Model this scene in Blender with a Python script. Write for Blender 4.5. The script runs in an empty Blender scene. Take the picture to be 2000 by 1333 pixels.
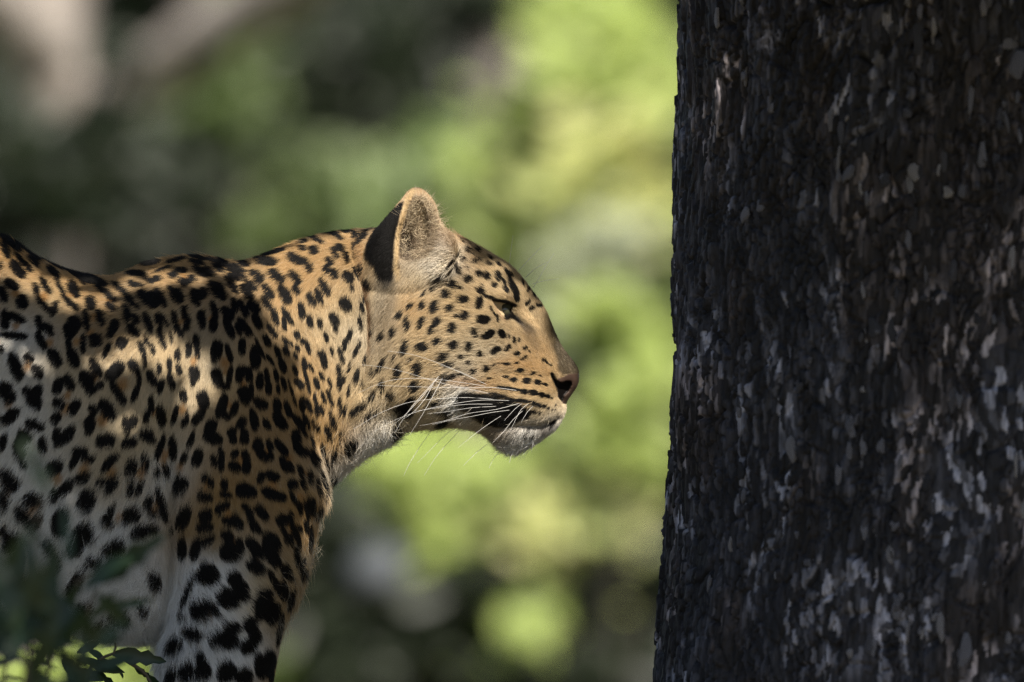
import bpy, math, random
import numpy as np
from mathutils import Vector, Matrix
from mathutils.bvhtree import BVHTree

rng = np.random.default_rng(7)
random.seed(7)
scene = bpy.context.scene
COL = scene.collection

# ------------------------------------------------------------------ camera, sky, sun, exposure
S = 0.00058                 # metres per photograph pixel (2000 px wide) on the leopard's mid plane
CAM_D = 12.0                # metres from the camera to that plane
CAM_Z = 0.553
cam_data = bpy.data.cameras.new('camera')
cam = bpy.data.objects.new('camera', cam_data)
COL.objects.link(cam)
cam.location = (0, -CAM_D, CAM_Z)
cam.rotation_euler = (math.radians(90), 0, 0)
cam_data.sensor_width = 36.0
cam_data.lens = 36.0 * CAM_D / (2000 * S)
cam_data.clip_start = 0.1
cam_data.clip_end = 600.0
cam_data.dof.use_dof = True
cam_data.dof.focus_distance = CAM_D - 0.075
cam_data.dof.aperture_fstop = 2.8
cam_data.dof.aperture_blades = 0
scene.camera = cam

SUN = Vector((0.22, -0.62, 0.755)).normalized()      # towards the sun
world = bpy.data.worlds.new('World')
scene.world = world
world.use_nodes = True
wn = world.node_tree
sky = wn.nodes.new('ShaderNodeTexSky')
sky.sky_type = 'NISHITA'
sky.sun_disc = False
sky.sun_elevation = math.asin(SUN.z)
sky.sun_rotation = math.atan2(SUN.x, SUN.y)
wn.links.new(sky.outputs[0], wn.nodes['Background'].inputs['Color'])
wn.nodes['Background'].inputs['Strength'].default_value = 0.072

sun_data = bpy.data.lights.new('sun', 'SUN')
sun_data.energy = 5.0
sun_data.angle = math.radians(0.5)
sun_data.color = (1.0, 0.93, 0.82)
sun_obj = bpy.data.objects.new('sun', sun_data)
COL.objects.link(sun_obj)
sun_obj.location = SUN * 20
sun_obj.rotation_euler = SUN.to_track_quat('Z', 'Y').to_euler()

scene.view_settings.view_transform = 'Standard'
scene.view_settings.look = 'None'
scene.view_settings.exposure = 0.95
scene.view_settings.gamma = 1.0
scene.view_settings.use_curve_mapping = False
scene.render.engine = 'CYCLES'
scene.cycles.use_denoising = True
scene.cycles.denoiser = 'OPENIMAGEDENOISE'
scene.cycles.denoising_input_passes = 'RGB_ALBEDO_NORMAL'
scene.cycles.denoising_prefilter = 'NONE'
scene.cycles.sampling_pattern = 'BLUE_NOISE'
scene.cycles.use_adaptive_sampling = False
scene.cycles.max_bounces = 6
scene.cycles.diffuse_bounces = 3
scene.cycles.transparent_max_bounces = 8
scene.cycles.caustics_reflective = False
scene.cycles.caustics_refractive = False
scene.cycles_curves.shape = 'RIBBONS'

# ------------------------------------------------------------------ helpers
def tag(o, label=None, cat=None, group=None, kind=None):
    if label: o['label'] = label
    if cat: o['category'] = cat
    if group: o['group'] = group
    if kind: o['kind'] = kind
    return o

def link(name, data, parent=None):
    o = bpy.data.objects.new(name, data)
    COL.objects.link(o)
    if parent is not None: o.parent = parent
    return o

def mesh_np(name, V, F, mat=None, smooth=True):
    """V (n,3), F (m,3|4) -> mesh"""
    V = np.asarray(V, np.float32); F = np.asarray(F, np.int32)
    me = bpy.data.meshes.new(name)
    k = F.shape[1]
    me.vertices.add(len(V)); me.loops.add(F.size); me.polygons.add(len(F))
    me.vertices.foreach_set('co', V.ravel())
    me.loops.foreach_set('vertex_index', F.ravel())
    me.polygons.foreach_set('loop_start', np.arange(0, F.size, k, dtype=np.int32))
    me.polygons.foreach_set('loop_total', np.full(len(F), k, np.int32))
    me.update(calc_edges=True)
    me.validate()
    if smooth: me.polygons.foreach_set('use_smooth', np.ones(len(me.polygons), bool))
    if mat: me.materials.append(mat)
    return me

def px2w(px, py, dist=CAM_D):
    """photograph pixel + distance from the camera -> world point"""
    k = S * dist / CAM_D
    return Vector(((px - 1000) * k, dist - CAM_D, CAM_Z - (py - 666.5) * k))

def sm(e0, e1, x):
    t = np.clip((x - e0) / (e1 - e0), 0, 1)
    return t * t * (3 - 2 * t)

_lat = np.random.default_rng(11).random((64, 64, 64)).astype(np.float32)
def vnoise(P, scale):
    """3-D value noise in 0..1"""
    Q = np.asarray(P, np.float32) / scale + 1000.0
    i = np.floor(Q).astype(np.int32); f = Q - i; f = f * f * (3 - 2 * f)
    i &= 63; j = (i + 1) & 63
    x, y, z = f[:, 0], f[:, 1], f[:, 2]
    L = _lat
    def g(a, b, c): return L[a, b, c]
    c00 = g(i[:,0],i[:,1],i[:,2])*(1-x)+g(j[:,0],i[:,1],i[:,2])*x
    c10 = g(i[:,0],j[:,1],i[:,2])*(1-x)+g(j[:,0],j[:,1],i[:,2])*x
    c01 = g(i[:,0],i[:,1],j[:,2])*(1-x)+g(j[:,0],i[:,1],j[:,2])*x
    c11 = g(i[:,0],j[:,1],j[:,2])*(1-x)+g(j[:,0],j[:,1],j[:,2])*x
    return (c00*(1-y)+c10*y)*(1-z)+(c01*(1-y)+c11*y)*z

class Mat:
    def __init__(s, name):
        s.m = bpy.data.materials.new(name); s.m.use_nodes = True
        s.t = s.m.node_tree; s.b = s.t.nodes['Principled BSDF']
    def n(s, typ, **kw):
        nd = s.t.nodes.new(typ)
        for k, v in kw.items():
            if hasattr(nd, k): setattr(nd, k, v)
            else: nd.inputs[k].default_value = v
        return nd
    def l(s, a, b): s.t.links.new(a, b)
    def p(s, **kw):
        for k, v in kw.items(): s.b.inputs[k.replace('_', ' ')].default_value = v
        return s

def ramp(M, fac, stops):
    r = M.n('ShaderNodeValToRGB')
    els = r.color_ramp.elements
    while len(els) < len(stops): els.new(0.5)
    for e, (p, c) in zip(els, stops):
        e.position = p; e.color = (*c, 1)
    M.l(fac, r.inputs[0])
    return r.outputs[0]

def poly_sdf(px, py, poly):
    """signed distance to a closed polygon, positive inside"""
    P = np.asarray(poly, np.float32)
    sh = px.shape
    x = px.ravel().astype(np.float32); y = py.ravel().astype(np.float32)
    d2 = np.full(x.shape, 1e12, np.float32); inside = np.zeros(x.shape, bool)
    n = len(P)
    for k in range(n):
        ax, ay = P[k]; bx, by = P[(k + 1) % n]
        ex, ey = bx - ax, by - ay
        L = ex * ex + ey * ey + 1e-9
        t = np.clip(((x - ax) * ex + (y - ay) * ey) / L, 0, 1)
        d2 = np.minimum(d2, (x - ax - t * ex) ** 2 + (y - ay - t * ey) ** 2)
        c = ((ay > y) != (by > y))
        if ey != 0: inside ^= c & (x < ex * (y - ay) / ey + ax)
    return (np.sqrt(d2) * np.where(inside, 1, -1)).reshape(sh)

def spline_poly(pts, step=8.0, closed=True):
    """Catmull-Rom through points"""
    P = np.asarray(pts, float); n = len(P); out = []
    rngk = range(n) if closed else range(n - 1)
    for k in rngk:
        if closed: p0, p1, p2, p3 = P[(k-1) % n], P[k], P[(k+1) % n], P[(k+2) % n]
        else: p0, p1, p2, p3 = P[max(k-1,0)], P[k], P[k+1], P[min(k+2,n-1)]
        m = max(2, int(np.linalg.norm(p2 - p1) / step))
        for t in np.arange(m) / m:
            out.append(0.5*((2*p1)+(-p0+p2)*t+(2*p0-5*p1+4*p2-p3)*t*t+(-p0+3*p1-3*p2+p3)*t**3))
    if not closed: out.append(P[-1])
    return np.array(out)

def rbf(ctrl, lam=0.0):
    """smooth interpolation of scattered (x, y, v...) values; returns f(x, y)"""
    C = np.asarray(ctrl, float); X = C[:, :2] / 100.0; Vv = C[:, 2:]
    n = len(X)
    r = np.linalg.norm(X[:, None] - X[None], axis=2)
    A = np.zeros((n + 1, n + 1)); A[:n, :n] = -r - lam * np.eye(n); A[:n, n] = 1; A[n, :n] = 1
    w = np.linalg.solve(A, np.vstack([Vv, np.zeros((1, Vv.shape[1]))]))
    def f(px, py):
        x = np.asarray(px, np.float32) / 100; y = np.asarray(py, np.float32) / 100
        out = np.zeros(x.shape + (Vv.shape[1],), np.float32) + w[n].astype(np.float32)
        for k in range(n):
            d = np.sqrt((x - X[k, 0]) ** 2 + (y - X[k, 1]) ** 2)
            out -= d[..., None] * w[k].astype(np.float32)
        return out if Vv.shape[1] > 1 else out[..., 0]
    return f
# ------------------------------------------------------------------ the leopard's coat: where each spot lies
# tile: (origin x, origin y, zoom) then spots u, v, half length, half width, turn of the long axis (degrees, clockwise)
SPOT_TILES = [
 ((0, 450, 6.664), """60 260 110 45 65;120 160 170 40 40;330 230 150 40 33;560 350 150 35 28;480 370 70 35 30;430 410 90 35 45;740 440 140 45 28;
 900 520 130 35 28;1040 600 170 45 30;700 560 110 40 45;1050 640 90 40 45;1200 640 150 45 25;1310 690 90 40 25;270 400 110 28 50;360 490 70 35 55;
 220 520 125 60 50;145 715 90 55 30;0 470 50 18 90;30 850 95 50 75;280 945 80 72 70;585 735 110 38 60;460 770 70 38 70;500 900 110 32 65;
 590 1010 100 36 45;700 1030 95 42 -70;770 740 110 28 60;850 900 80 30 55;930 980 90 38 40;955 780 105 60 60;1175 960 85 62 80;1270 740 100 30 50;
 1420 860 110 40 45;1440 1010 70 45 35;1590 800 150 40 40;1120 1180 120 40 85;1300 1150 100 50 75;1480 1270 90 60 -60;1640 1100 110 40 85;
 940 1260 120 85 -55;500 1220 90 45 80;610 1290 80 55 35;60 1180 110 55 90;210 1150 110 50 25"""),
 ((0, 650, 6.664), """180 50 150 45 5;10 230 55 28 90;200 460 160 70 70;370 345 65 55 40;480 515 85 65 55;530 115 110 50 65;640 10 60 40 40;700 340 110 70 60;
 890 40 60 50 90;895 190 80 40 85;950 340 110 65 70;1080 160 110 38 90;1240 110 80 75 0;1440 20 70 40 -50;1580 140 75 65 -60;1380 250 100 32 -65;
 1240 470 120 55 65;1140 660 140 75 70;1300 690 55 45 -70;1490 520 130 75 -45;1530 790 150 50 58;1390 1020 130 75 60;1200 1020 70 50 80;
 1160 1210 110 65 -80;750 700 100 60 -70;890 660 95 60 60;760 930 75 60 30;960 980 100 60 -60;720 1120 75 55 -60;440 880 130 85 75;340 760 50 45 45;
 490 760 70 50 85;80 790 130 90 60;130 1100 130 65 -50;30 1150 60 40 60;450 1215 110 65 20;300 1310 70 40 10;750 1310 60 50 60;890 1290 80 55 -30;1640 1220 110 45 80"""),
 ((250, 480, 6.664), """300 230 130 38 -8;110 370 110 38 3;630 200 130 26 -15;450 320 130 22 -20;240 440 50 28 35;300 480 60 30 20;375 445 60 38 -5;60 510 60 38 25;
 150 525 55 32 15;590 390 60 48 -20;700 330 80 38 8;710 490 70 45 45;810 450 70 50 -30;910 165 120 28 15;840 215 50 28 15;930 230 70 28 20;920 330 90 50 50;
 1000 370 70 45 50;1060 350 80 45 45;1090 200 80 28 20;1170 280 90 50 45;1250 240 110 38 35;1510 245 80 38 20;1420 290 90 30 25;1500 330 50 20 40;
 1450 370 110 32 35;1370 390 100 40 42;1340 510 140 50 58;1570 510 130 30 42;1540 610 110 62 50;1640 390 70 40 40;200 680 100 65 50;310 720 110 75 70;
 430 690 130 52 62;560 590 70 42 35;640 670 100 75 60;30 740 80 35 40;110 800 60 30 55;870 690 115 55 70;960 640 80 65 -40;1110 580 110 45 65;
 1200 610 115 60 70;1380 790 95 42 75;1490 830 115 42 65;1620 810 75 60 35;740 890 105 42 75;770 1030 90 42 -85;600 960 100 38 80;640 1080 110 42 70;
 690 1140 60 35 80;955 970 120 50 83;1110 820 90 45 65;1130 940 80 40 90;1110 1040 90 55 -85;1300 900 100 65 50;1310 1080 140 50 68;1520 1080 140 50 55;
 1430 1090 85 35 70;100 970 70 50 60;15 880 80 30 60;260 1010 130 50 70;400 990 90 42 75;420 1130 110 32 85;480 980 90 28 60;560 1200 75 25 80;
 60 1110 90 55 40;160 1300 50 35 40;890 1260 100 42 85;780 1310 40 30 80;1480 1290 70 45 90"""),
 ((250, 650, 6.664), """250 120 80 28 65;320 230 75 30 80;440 100 130 40 68;180 210 70 42 70;215 370 110 30 88;70 440 90 60 55;140 620 120 32 88;95 800 110 42 -70;
 645 300 80 38 88;660 490 80 38 75;540 430 90 33 88;565 650 110 45 75;405 480 75 35 85;310 600 110 52 65;425 710 90 42 -75;790 240 95 38 -82;905 240 110 34 88;
 860 540 100 65 80;840 640 70 35 90;1145 250 135 72 -82;1310 280 120 38 75;1480 200 100 48 88;1160 590 110 65 75;1220 690 100 50 20;1320 570 130 38 -80;
 1500 520 105 80 0;1440 600 65 50 80;1570 580 70 50 90;1520 810 110 85 60;720 830 80 50 70;610 1080 120 38 -75;735 1180 70 42 -60;770 1090 70 22 80;
 970 880 110 75 75;910 1110 110 60 -55;1220 960 150 60 -70;1260 1080 80 50 30;1380 1000 100 48 -75;1470 1190 85 58 -60;300 940 110 40 85;240 1110 85 38 -75;
 425 1100 140 65 82;60 1170 85 50 -70;250 1310 80 40 0;1070 1240 100 70 -60;1350 1300 60 60 0;1510 1320 70 50 80;1630 1180 110 40 75"""),
 ((480, 440, 6.664), """270 480 140 55 8;10 525 45 30 30;150 655 100 45 30;170 750 60 30 20;400 670 115 65 42;650 450 110 55 30;800 530 110 45 60;740 310 55 35 10;
 885 340 58 58 0;640 690 105 50 55;655 850 65 45 70;290 870 110 50 52;510 920 130 65 60;280 1030 110 45 52;380 1200 110 42 72;1085 480 65 45 60;1060 590 60 45 50;
 1140 640 70 55 60;1160 380 75 40 60;1220 300 60 45 20;1300 430 75 33 75;1020 810 120 45 62;950 930 105 42 70;850 980 95 48 62;1330 690 85 60 50;1380 830 50 25 75;
 1295 1040 90 72 60;725 1120 100 45 82;540 1190 120 38 58;500 1270 70 30 80;830 1260 80 40 80;965 1290 70 35 75;1150 1240 85 55 65;1480 1290 80 30 80;
 1530 970 60 22 75;1500 1070 75 30 80;1440 660 110 24 62;1120 110 110 32 15;1210 160 60 35 35;930 195 90 35 38;870 160 60 28 20;1310 80 60 35 0;1410 130 45 35 90;
 1380 290 55 30 80;1400 400 60 18 80;1500 170 110 30 -50;1580 790 70 40 70;760 220 60 24 -10;360 360 160 26 -15;70 790 110 32 40;20 880 80 50 45;100 1080 95 60 40;
 140 1260 100 55 65;10 1170 40 30 0"""),
 ((480, 640, 6.664), """345 60 100 40 58;270 180 80 45 65;500 20 40 30 60;520 190 65 32 55;590 220 45 22 65;665 100 55 38 75;670 280 50 30 75;745 195 45 35 60;805 270 90 30 75;
 645 385 55 25 60;525 320 65 38 65;415 330 85 38 72;480 510 90 48 70;120 390 140 70 88;180 280 150 22 65;310 425 80 28 55;640 565 70 32 72;695 735 80 50 50;
 770 470 75 28 68;845 530 70 26 65;785 670 200 26 76;985 640 65 28 65;920 730 80 35 75;1010 430 115 42 80;960 360 40 35 45;1045 140 65 30 70;1165 40 50 30 75;
 1115 310 55 25 78;1235 370 110 30 72;1280 230 75 28 88;1345 110 85 35 -75;1440 290 110 26 -65;1340 530 80 18 -82;1430 640 90 32 -75;1505 740 45 32 60;
 1210 560 80 32 70;1215 730 95 32 85;1270 680 50 25 90;1085 730 65 25 75;1330 840 70 20 -85;1535 430 65 25 -80;180 710 105 48 90;270 640 100 32 85;290 800 85 42 85;
 390 630 80 32 75;490 730 90 36 75;415 800 60 28 85;605 870 180 20 74;190 1000 95 65 30;405 1030 95 52 80;545 1070 110 42 75;735 1010 95 42 85;825 1030 100 32 72;
 905 960 80 28 75;920 1090 70 28 85;985 1090 70 28 72;1005 920 80 28 70;1090 920 110 30 70;1125 1210 120 40 72;1220 1030 110 28 88;1280 1100 75 22 -85;
 1450 1070 115 45 -30;1610 1150 110 35 -32;1640 900 70 30 -65;1640 600 60 22 80;1640 80 50 18 85;40 880 130 45 -75;110 1190 120 45 72;270 1270 80 45 60;
 440 1230 130 65 55;680 1240 110 50 55;785 1230 100 36 72;880 1270 70 20 75;930 1310 50 28 70;1050 1310 50 30 60"""),
 ((480, 840, 6.664), """10 110 60 30 85;170 240 120 60 80;310 210 75 45 70;270 360 95 60 0;460 240 120 50 52;650 110 110 60 85;720 290 100 60 35;650 220 60 40 80;
 760 50 60 25 65;500 460 110 42 65;580 490 80 38 65;865 180 90 25 80;1000 290 110 30 78;1045 440 110 18 82;870 380 115 38 75;940 400 70 25 68;1110 400 120 16 -82;
 1160 310 90 18 -80;1075 70 90 38 70;1220 100 90 20 -85;1350 210 115 65 -55;710 550 85 35 72;745 720 80 35 70;830 630 100 35 88;990 660 110 25 75;940 760 120 30 80;
 1130 640 60 28 -60;1020 830 90 18 -78;610 720 75 60 60;625 910 110 32 65;700 1020 90 30 85;780 1040 130 28 80;865 1010 110 30 88;940 1080 95 28 -75;15 430 130 40 85;
 200 630 80 50 -75;340 610 100 60 20;370 850 160 70 20;60 810 90 70 40;210 1090 120 60 50;40 1070 100 45 60;110 1240 110 50 55;500 1180 100 80 0;590 1150 80 35 90;
 700 1290 60 28 65;840 1300 50 18 80"""),
 ((250, 850, 6.664), """40 110 85 55 -20;250 50 110 50 20;410 170 170 42 -70;585 190 150 55 85;360 490 60 50 -60;490 490 70 60 60;820 70 110 38 -70;730 310 85 42 -72;
 900 300 115 65 -75;1100 40 120 80 20;1210 260 90 42 80;1120 350 85 42 70;1210 400 85 42 85;1385 250 60 48 -60;1390 420 85 65 30;1530 290 85 50 75;1540 430 90 60 90;
 1360 50 70 50 80;1510 50 75 58 90;40 440 110 65 -75;210 370 100 48 80;30 690 90 40 -80;150 680 90 50 -65;250 870 90 50 -70;380 800 110 45 85;450 980 160 50 80;
 300 990 100 50 30;690 670 120 85 -75;1030 590 90 48 35;1080 660 55 35 70;1000 810 105 65 10;1250 640 70 48 75;1270 775 80 48 15;1530 730 120 95 15;730 1080 160 80 -72;
 1005 1050 85 80 0;1000 1210 110 65 0;1230 940 95 55 -25;1170 1010 50 35 60;1300 1130 85 55 25;1420 1150 110 65 65;1560 990 105 42 50;1620 1140 100 50 60;
 50 1030 95 85 90;200 1250 170 90 -15;1290 1300 90 40 10;560 1270 50 30 -60;1640 160 40 30 90"""),
 ((0, 850, 6.664), """30 110 100 50 -75;310 40 90 70 20;240 210 110 65 75;550 140 100 50 80;300 390 60 45 60;750 70 90 60 70;870 40 90 55 -40;1370 90 105 85 0;
 1640 120 70 50 -70;1040 230 100 60 20;1130 300 90 55 20;950 360 80 45 -60;1070 570 90 60 -25;700 430 105 80 -30;1450 330 110 50 -35;1370 430 80 45 -50;1310 630 65 60 0;
 1440 660 100 65 -50;1650 470 80 30 80;110 610 140 90 50;850 700 115 65 -60;700 790 80 60 -60;40 860 120 50 80;430 860 120 75 25;290 1040 110 80 50;450 1140 110 70 -50;
 780 1130 150 95 -80;1120 870 130 100 -70;1430 1000 100 45 -60;1400 1130 90 65 40;1640 1060 100 55 -80;1080 1270 120 110 -30;80 1280 140 60 20"""),
 ((0, 1050, 6.664), """150 50 110 80 -50;640 130 110 50 60;730 320 100 50 80;980 140 90 80 0;1160 20 80 40 20;1480 140 130 100 -30;1220 320 100 75 20;980 580 170 70 -58;
 900 1040 180 70 10;1370 1170 130 70 35;1550 1010 130 80 20;1120 880 100 80 0;2000 560 110 70 70;1850 900 80 50 60;300 700 130 80 60;520 900 120 80 30;120 1100 150 80 20"""),
 ((320, 1030, 6.664), """245 290 130 52 88;420 290 130 60 -75;560 190 110 55 -35;830 120 90 65 30;880 330 125 115 0;990 240 90 50 80;1190 280 140 70 50;
 1200 520 110 75 35;1410 200 120 90 60;1420 390 130 70 65;1330 260 100 40 70;1620 150 80 60 80;590 600 120 100 45;520 660 110 70 10;600 690 110 70 -10;920 660 85 75 0;
 850 920 140 120 0;1010 830 130 95 70;1300 1000 180 100 -75;1420 1130 130 70 -75;1450 740 180 38 65;1600 600 110 60 70;1570 830 90 38 80;1640 940 110 16 -75;
 320 850 170 36 -70;480 1090 120 105 80;600 1020 100 60 35;690 1110 60 40 60;260 1160 60 35 30;1200 40 80 40 20;1560 60 60 35 60"""),
 ((320, 1133, 6.664), """160 850 110 80 -50;380 690 110 75 30;470 690 60 40 20;880 640 100 80 0;720 770 130 90 -20;850 810 110 90 0;1120 580 85 80 0;1180 740 85 80 90;
 1110 870 100 85 -60;1490 640 180 28 -80;1240 1120 150 60 85;1350 1080 150 75 -80;490 1020 110 50 75;500 1190 110 100 0;300 1190 130 75 -80;120 1240 110 55 -75;
 810 1200 125 105 -70;1040 1260 100 95 0;1390 1270 60 28 -80;620 1560 120 90 20;900 1600 110 90 60;260 1600 110 80 60;1200 1560 120 80 80;420 1900 120 80 10;800 1950 120 80 80;1100 1900 100 80 30"""),
 ((700, 360, 6.665), "1270 1110 80 34 65;1030 1230 60 30 -50;1210 1310 55 52 0;1270 910 50 13 -50;1180 1030 70 18 -50;100 1290 45 30 40;50 680 60 36 -30;20 1130 60 30 80"),
 ((680, 540, 6.665), """240 120 60 36 60;790 395 55 30 -45;945 390 50 38 -60;1110 400 80 50 -75;1260 235 55 52 0;1085 170 45 32 -20;970 230 45 22 -60;1305 420 45 42 0;
 650 515 60 38 -60;750 630 90 38 88;940 610 75 38 -75;1150 595 65 38 -60;1075 700 60 42 -60;565 740 65 36 -80;415 800 60 34 -50;300 740 50 16 85;1150 850 60 40 -30;
 725 860 40 28 80;715 950 80 42 -75;950 925 85 56 -5;1215 1060 60 42 -60;1290 1150 60 36 0;890 1220 85 60 -80;625 1250 90 50 -75;790 1090 40 20 -60;415 1180 100 34 -65;
 580 1070 60 16 -80"""),
 ((680, 720, 6.665), """855 240 75 65 -20;1070 330 60 45 -20;430 240 75 38 80;535 350 55 45 -20;305 360 75 30 -65;1240 130 60 36 90;730 555 120 85 0;800 420 80 40 -35;
 630 800 90 55 -70;600 880 60 30 -50;1140 455 55 32 -10;1250 570 70 36 10;1230 700 85 45 -20"""),
 ((860, 450, 6.664), """355 265 35 30 -30;490 260 42 28 40;285 385 40 32 -30;470 400 60 26 -30;425 320 18 13 0;210 510 70 32 60;350 640 55 45 -30;495 575 45 42 0;605 600 50 42 80;
 750 605 65 42 75;705 720 40 34 20;140 710 52 45 -20;60 830 50 48 0;250 755 28 22 0;290 905 68 50 0;500 945 80 48 -85;515 795 62 38 25;535 725 25 18 80;115 1020 50 40 -45;
 310 1115 60 52 -45;195 1120 28 24 0;550 1165 82 52 5;620 440 30 22 0;675 455 18 16 0;650 365 45 20 35;760 445 40 22 40;350 485 20 15 0;830 690 60 18 70;850 775 55 30 50;
 860 545 50 22 55;900 640 90 28 85;960 770 90 40 60;985 870 60 35 70;920 580 40 18 60;1070 690 45 14 70;1140 780 38 20 -70;1215 830 45 16 70;1135 945 45 26 -60;
 1190 1015 45 26 -30;1280 985 40 24 10;285 150 35 13 60;640 875 75 26 12;655 1020 35 18 70;700 1090 30 13 70;740 1150 45 15 85;210 320 40 12 -60;120 430 60 13 -45;100 540 50 13 -55"""),
 ((860, 620, 7.405), """160 165 72 52 -80;480 215 72 42 72;690 250 90 52 -30;885 240 65 45 55;180 405 72 52 -40;405 430 68 45 -80;790 480 75 42 -35;970 445 58 30 -50;565 530 48 42 60;
 990 275 30 13 80;1060 330 48 24 85;1135 330 32 16 -80;1105 525 45 32 -10;1225 445 38 26 -30;1280 495 18 15 0;1205 590 55 18 -35;1100 665 40 14 -15;960 675 52 18 5;
 860 665 30 12 0;770 690 36 14 -35;405 655 38 30 20;290 575 32 28 0;655 745 48 42 -60;460 785 40 38 0;110 680 60 30 10;160 860 42 38 0;290 825 30 20 0;340 885 35 14 15;
 610 935 25 13 0;685 885 25 18 0;1145 770 55 28 5;1330 810 42 24 -15;1440 850 18 14 0;945 865 45 20 5;1060 910 52 34 0;1240 925 65 42 0;1405 945 50 36 15;25 580 55 48 0;255 740 25 16 0;50 870 36 28 0"""),
 ((950, 690, 6.665), """745 90 28 22 0;785 125 22 15 45;830 155 22 12 30;755 410 35 20 15;290 465 160 20 9;490 505 50 32 5;610 520 55 35 5;715 545 42 32 0;790 565 32 24 0;845 590 18 14 0;
 180 560 140 24 15;330 605 90 22 12;480 620 80 24 8;600 650 50 28 20;675 675 42 25 15;750 690 30 20 0;800 715 22 16 0;855 730 14 12 0;885 740 11 9 0;605 760 40 24 10;685 770 24 17 0;
 520 780 65 42 80;895 680 12 10 0;535 1020 22 20 0;490 1095 36 22 -20;585 1085 28 22 0"""),
]
SPOTS = []
for (ox, oy, zz), txt in SPOT_TILES:
    for it in txt.replace('\n', ' ').split(';'):
        u, v, a, b, g = [float(q) for q in it.split()]
        SPOTS.append((ox + u / zz, oy + v / zz, a / zz, b / zz, g))
SPOTS += [(582,1059,16,4.5,85),(605,1057,21,4,-85),(578,1087,18,5,85),(588,1105,16,5,-75),(559,1119,16,9,75),(591,1124,10,5,-60),(555,1154,16,6,75),(566,1169,20,5,-78),(545,1232,28,4,-78),(600,993,21,4.5,88),(609,991,18,5,85),(597,1030,14,5,80),(574,1040,14,6,80)]
# the flank behind, continued in the same manner
_r = np.random.default_rng(3)
for k in range(230):
    x = _r.uniform(-900, -25); y = _r.uniform(470, 1130)
    if all((x - s[0]) ** 2 + (y - s[1]) ** 2 > 38 ** 2 for s in SPOTS[-(k + 1):]):
        SPOTS.append((x, y, _r.uniform(13, 22), _r.uniform(8, 13), _r.uniform(0, 180)))
for k in range(60):
    x = _r.uniform(340, 500); y = _r.uniform(1400, 1590)
    if all((x - s[0]) ** 2 + (y - s[1]) ** 2 > 26 ** 2 for s in SPOTS[-60:]):
        SPOTS.append((x, y, _r.uniform(8, 13), _r.uniform(6, 9), _r.uniform(0, 180)))
# tawny fillings of the rosettes: x, y, radius
TAWNY_TILES = [((0,650,6.664),"350 460 75;870 830 65;1230 580 75;100 940 65;860 1000 100;1320 1150 90;1590 680 95;640 140 70;990 130 60;1180 20 60"),
 ((0,450,6.664),"190 840 65;560 880 80;1420 950 60;1220 1150 60;200 1260 60;900 850 40"),((250,650,6.664),"700 1010 80;850 380 55;1260 400 90;1270 520 50;1310 950 55;330 1050 50;1500 660 55;960 1010 60"),
 ((480,840,6.664),"700 860 55;560 370 60;260 280 50;780 580 55;350 730 75;590 1280 55;820 1020 40"),((250,850,6.664),"480 270 75;440 360 65;150 500 75;1460 340 50;1020 690 45;1300 1030 55;680 430 65;330 920 70;690 640 40"),
 ((0,850,6.664),"1090 450 85;1440 490 85;740 580 85;1550 1060 65;420 980 60;1160 900 50;60 800 70"),((320,1030,6.664),"600 1160 45;1560 700 60;930 190 40;1230 400 50"),((250,480,6.664),"720 410 50;960 900 40;690 1000 50;1070 960 40;1200 680 40;1180 560 30")]
TAWNY = []
for (ox, oy, zz), txt in TAWNY_TILES:
    for it in txt.split(';'):
        u, v, a = [float(q) for q in it.split()]
        TAWNY.append((ox + u / zz, oy + v / zz, a / zz))
# ------------------------------------------------------------------ the leopard's body as an implicit solid (photograph pixels; y away from the camera)
TRUNK = spline_poly([(-905,640),(-880,540),(-800,470),(-650,430),(-450,425),(-250,428),(-100,436),(0,461),(35,478),(70,503),(122,526),(175,540),(217,542),(250,532),
 (290,514),(332,506),(371,502),(410,505),(455,513),(483,511),(518,499),(560,482),(612,465),(665,454),(728,449),(790,447),(850,452),(884,463),(901,468),(936,486),(971,506),(997,523),(1018,544),
 (1039,571),(1057,595),(1070,619),(1079,641),(1090,665),(1101,684),(1117,702),(1128,718),(1132,737),(1128,755),(1114,776),(1107,787),(1104,801),(1097,818),(1086,834),
 (1066,849),(1044,864),(1023,875),(1001,877),(979,868),(957,851),(936,839),(910,832),(883,828),(857,831),(822,834),(788,837),(768,852),(740,866),(700,888),(660,920),(632,955),(618,1000),(600,1080),
 (545,1150),(450,1200),(337,1228),(270,1236),(213,1230),(167,1222),(80,1196),(-40,1160),(-250,1105),(-450,1070),(-600,1060),(-740,1080),(-850,1000),(-900,850)], 10)
EAR = spline_poly([(722,560),(716,505),(724,470),(746,440),(770,412),(788,390),(797,378),(806,371),(823,371),(842,388),(851,405),(856,427),(865,451),(882,466),(892,500),(872,540),(800,572)], 6)
EAR_IN = spline_poly([(803,388),(826,384),(843,402),(850,430),(852,462),(846,488),(818,508),(790,508),(778,498),(777,468),(786,430)], 5)
FORELEG = spline_poly([(330,960),(340,1050),(342,1180),(338,1229),(331,1268),(329,1333),(335,1400),(350,1480),(362,1550),(352,1590),(348,1616),(380,1624),(500,1624),(522,1606),(500,1575),(482,1550),(490,1480),(512,1400),
 (531,1333),(546,1250),(573,1172),(604,1087),(621,1009),(632,950),(600,840),(520,770),(420,780),(350,860)], 10)
HINDLEG = spline_poly([(-900,600),(-905,800),(-880,980),(-900,1120),(-960,1230),(-900,1330),(-880,1450),(-880,1560),(-890,1616),(-840,1624),(-730,1624),(-715,1600),(-770,1560),(-790,1450),(-770,1330),
 (-720,1230),(-640,1120),(-560,1000),(-540,850),(-600,700),(-750,580)], 14)

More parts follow.
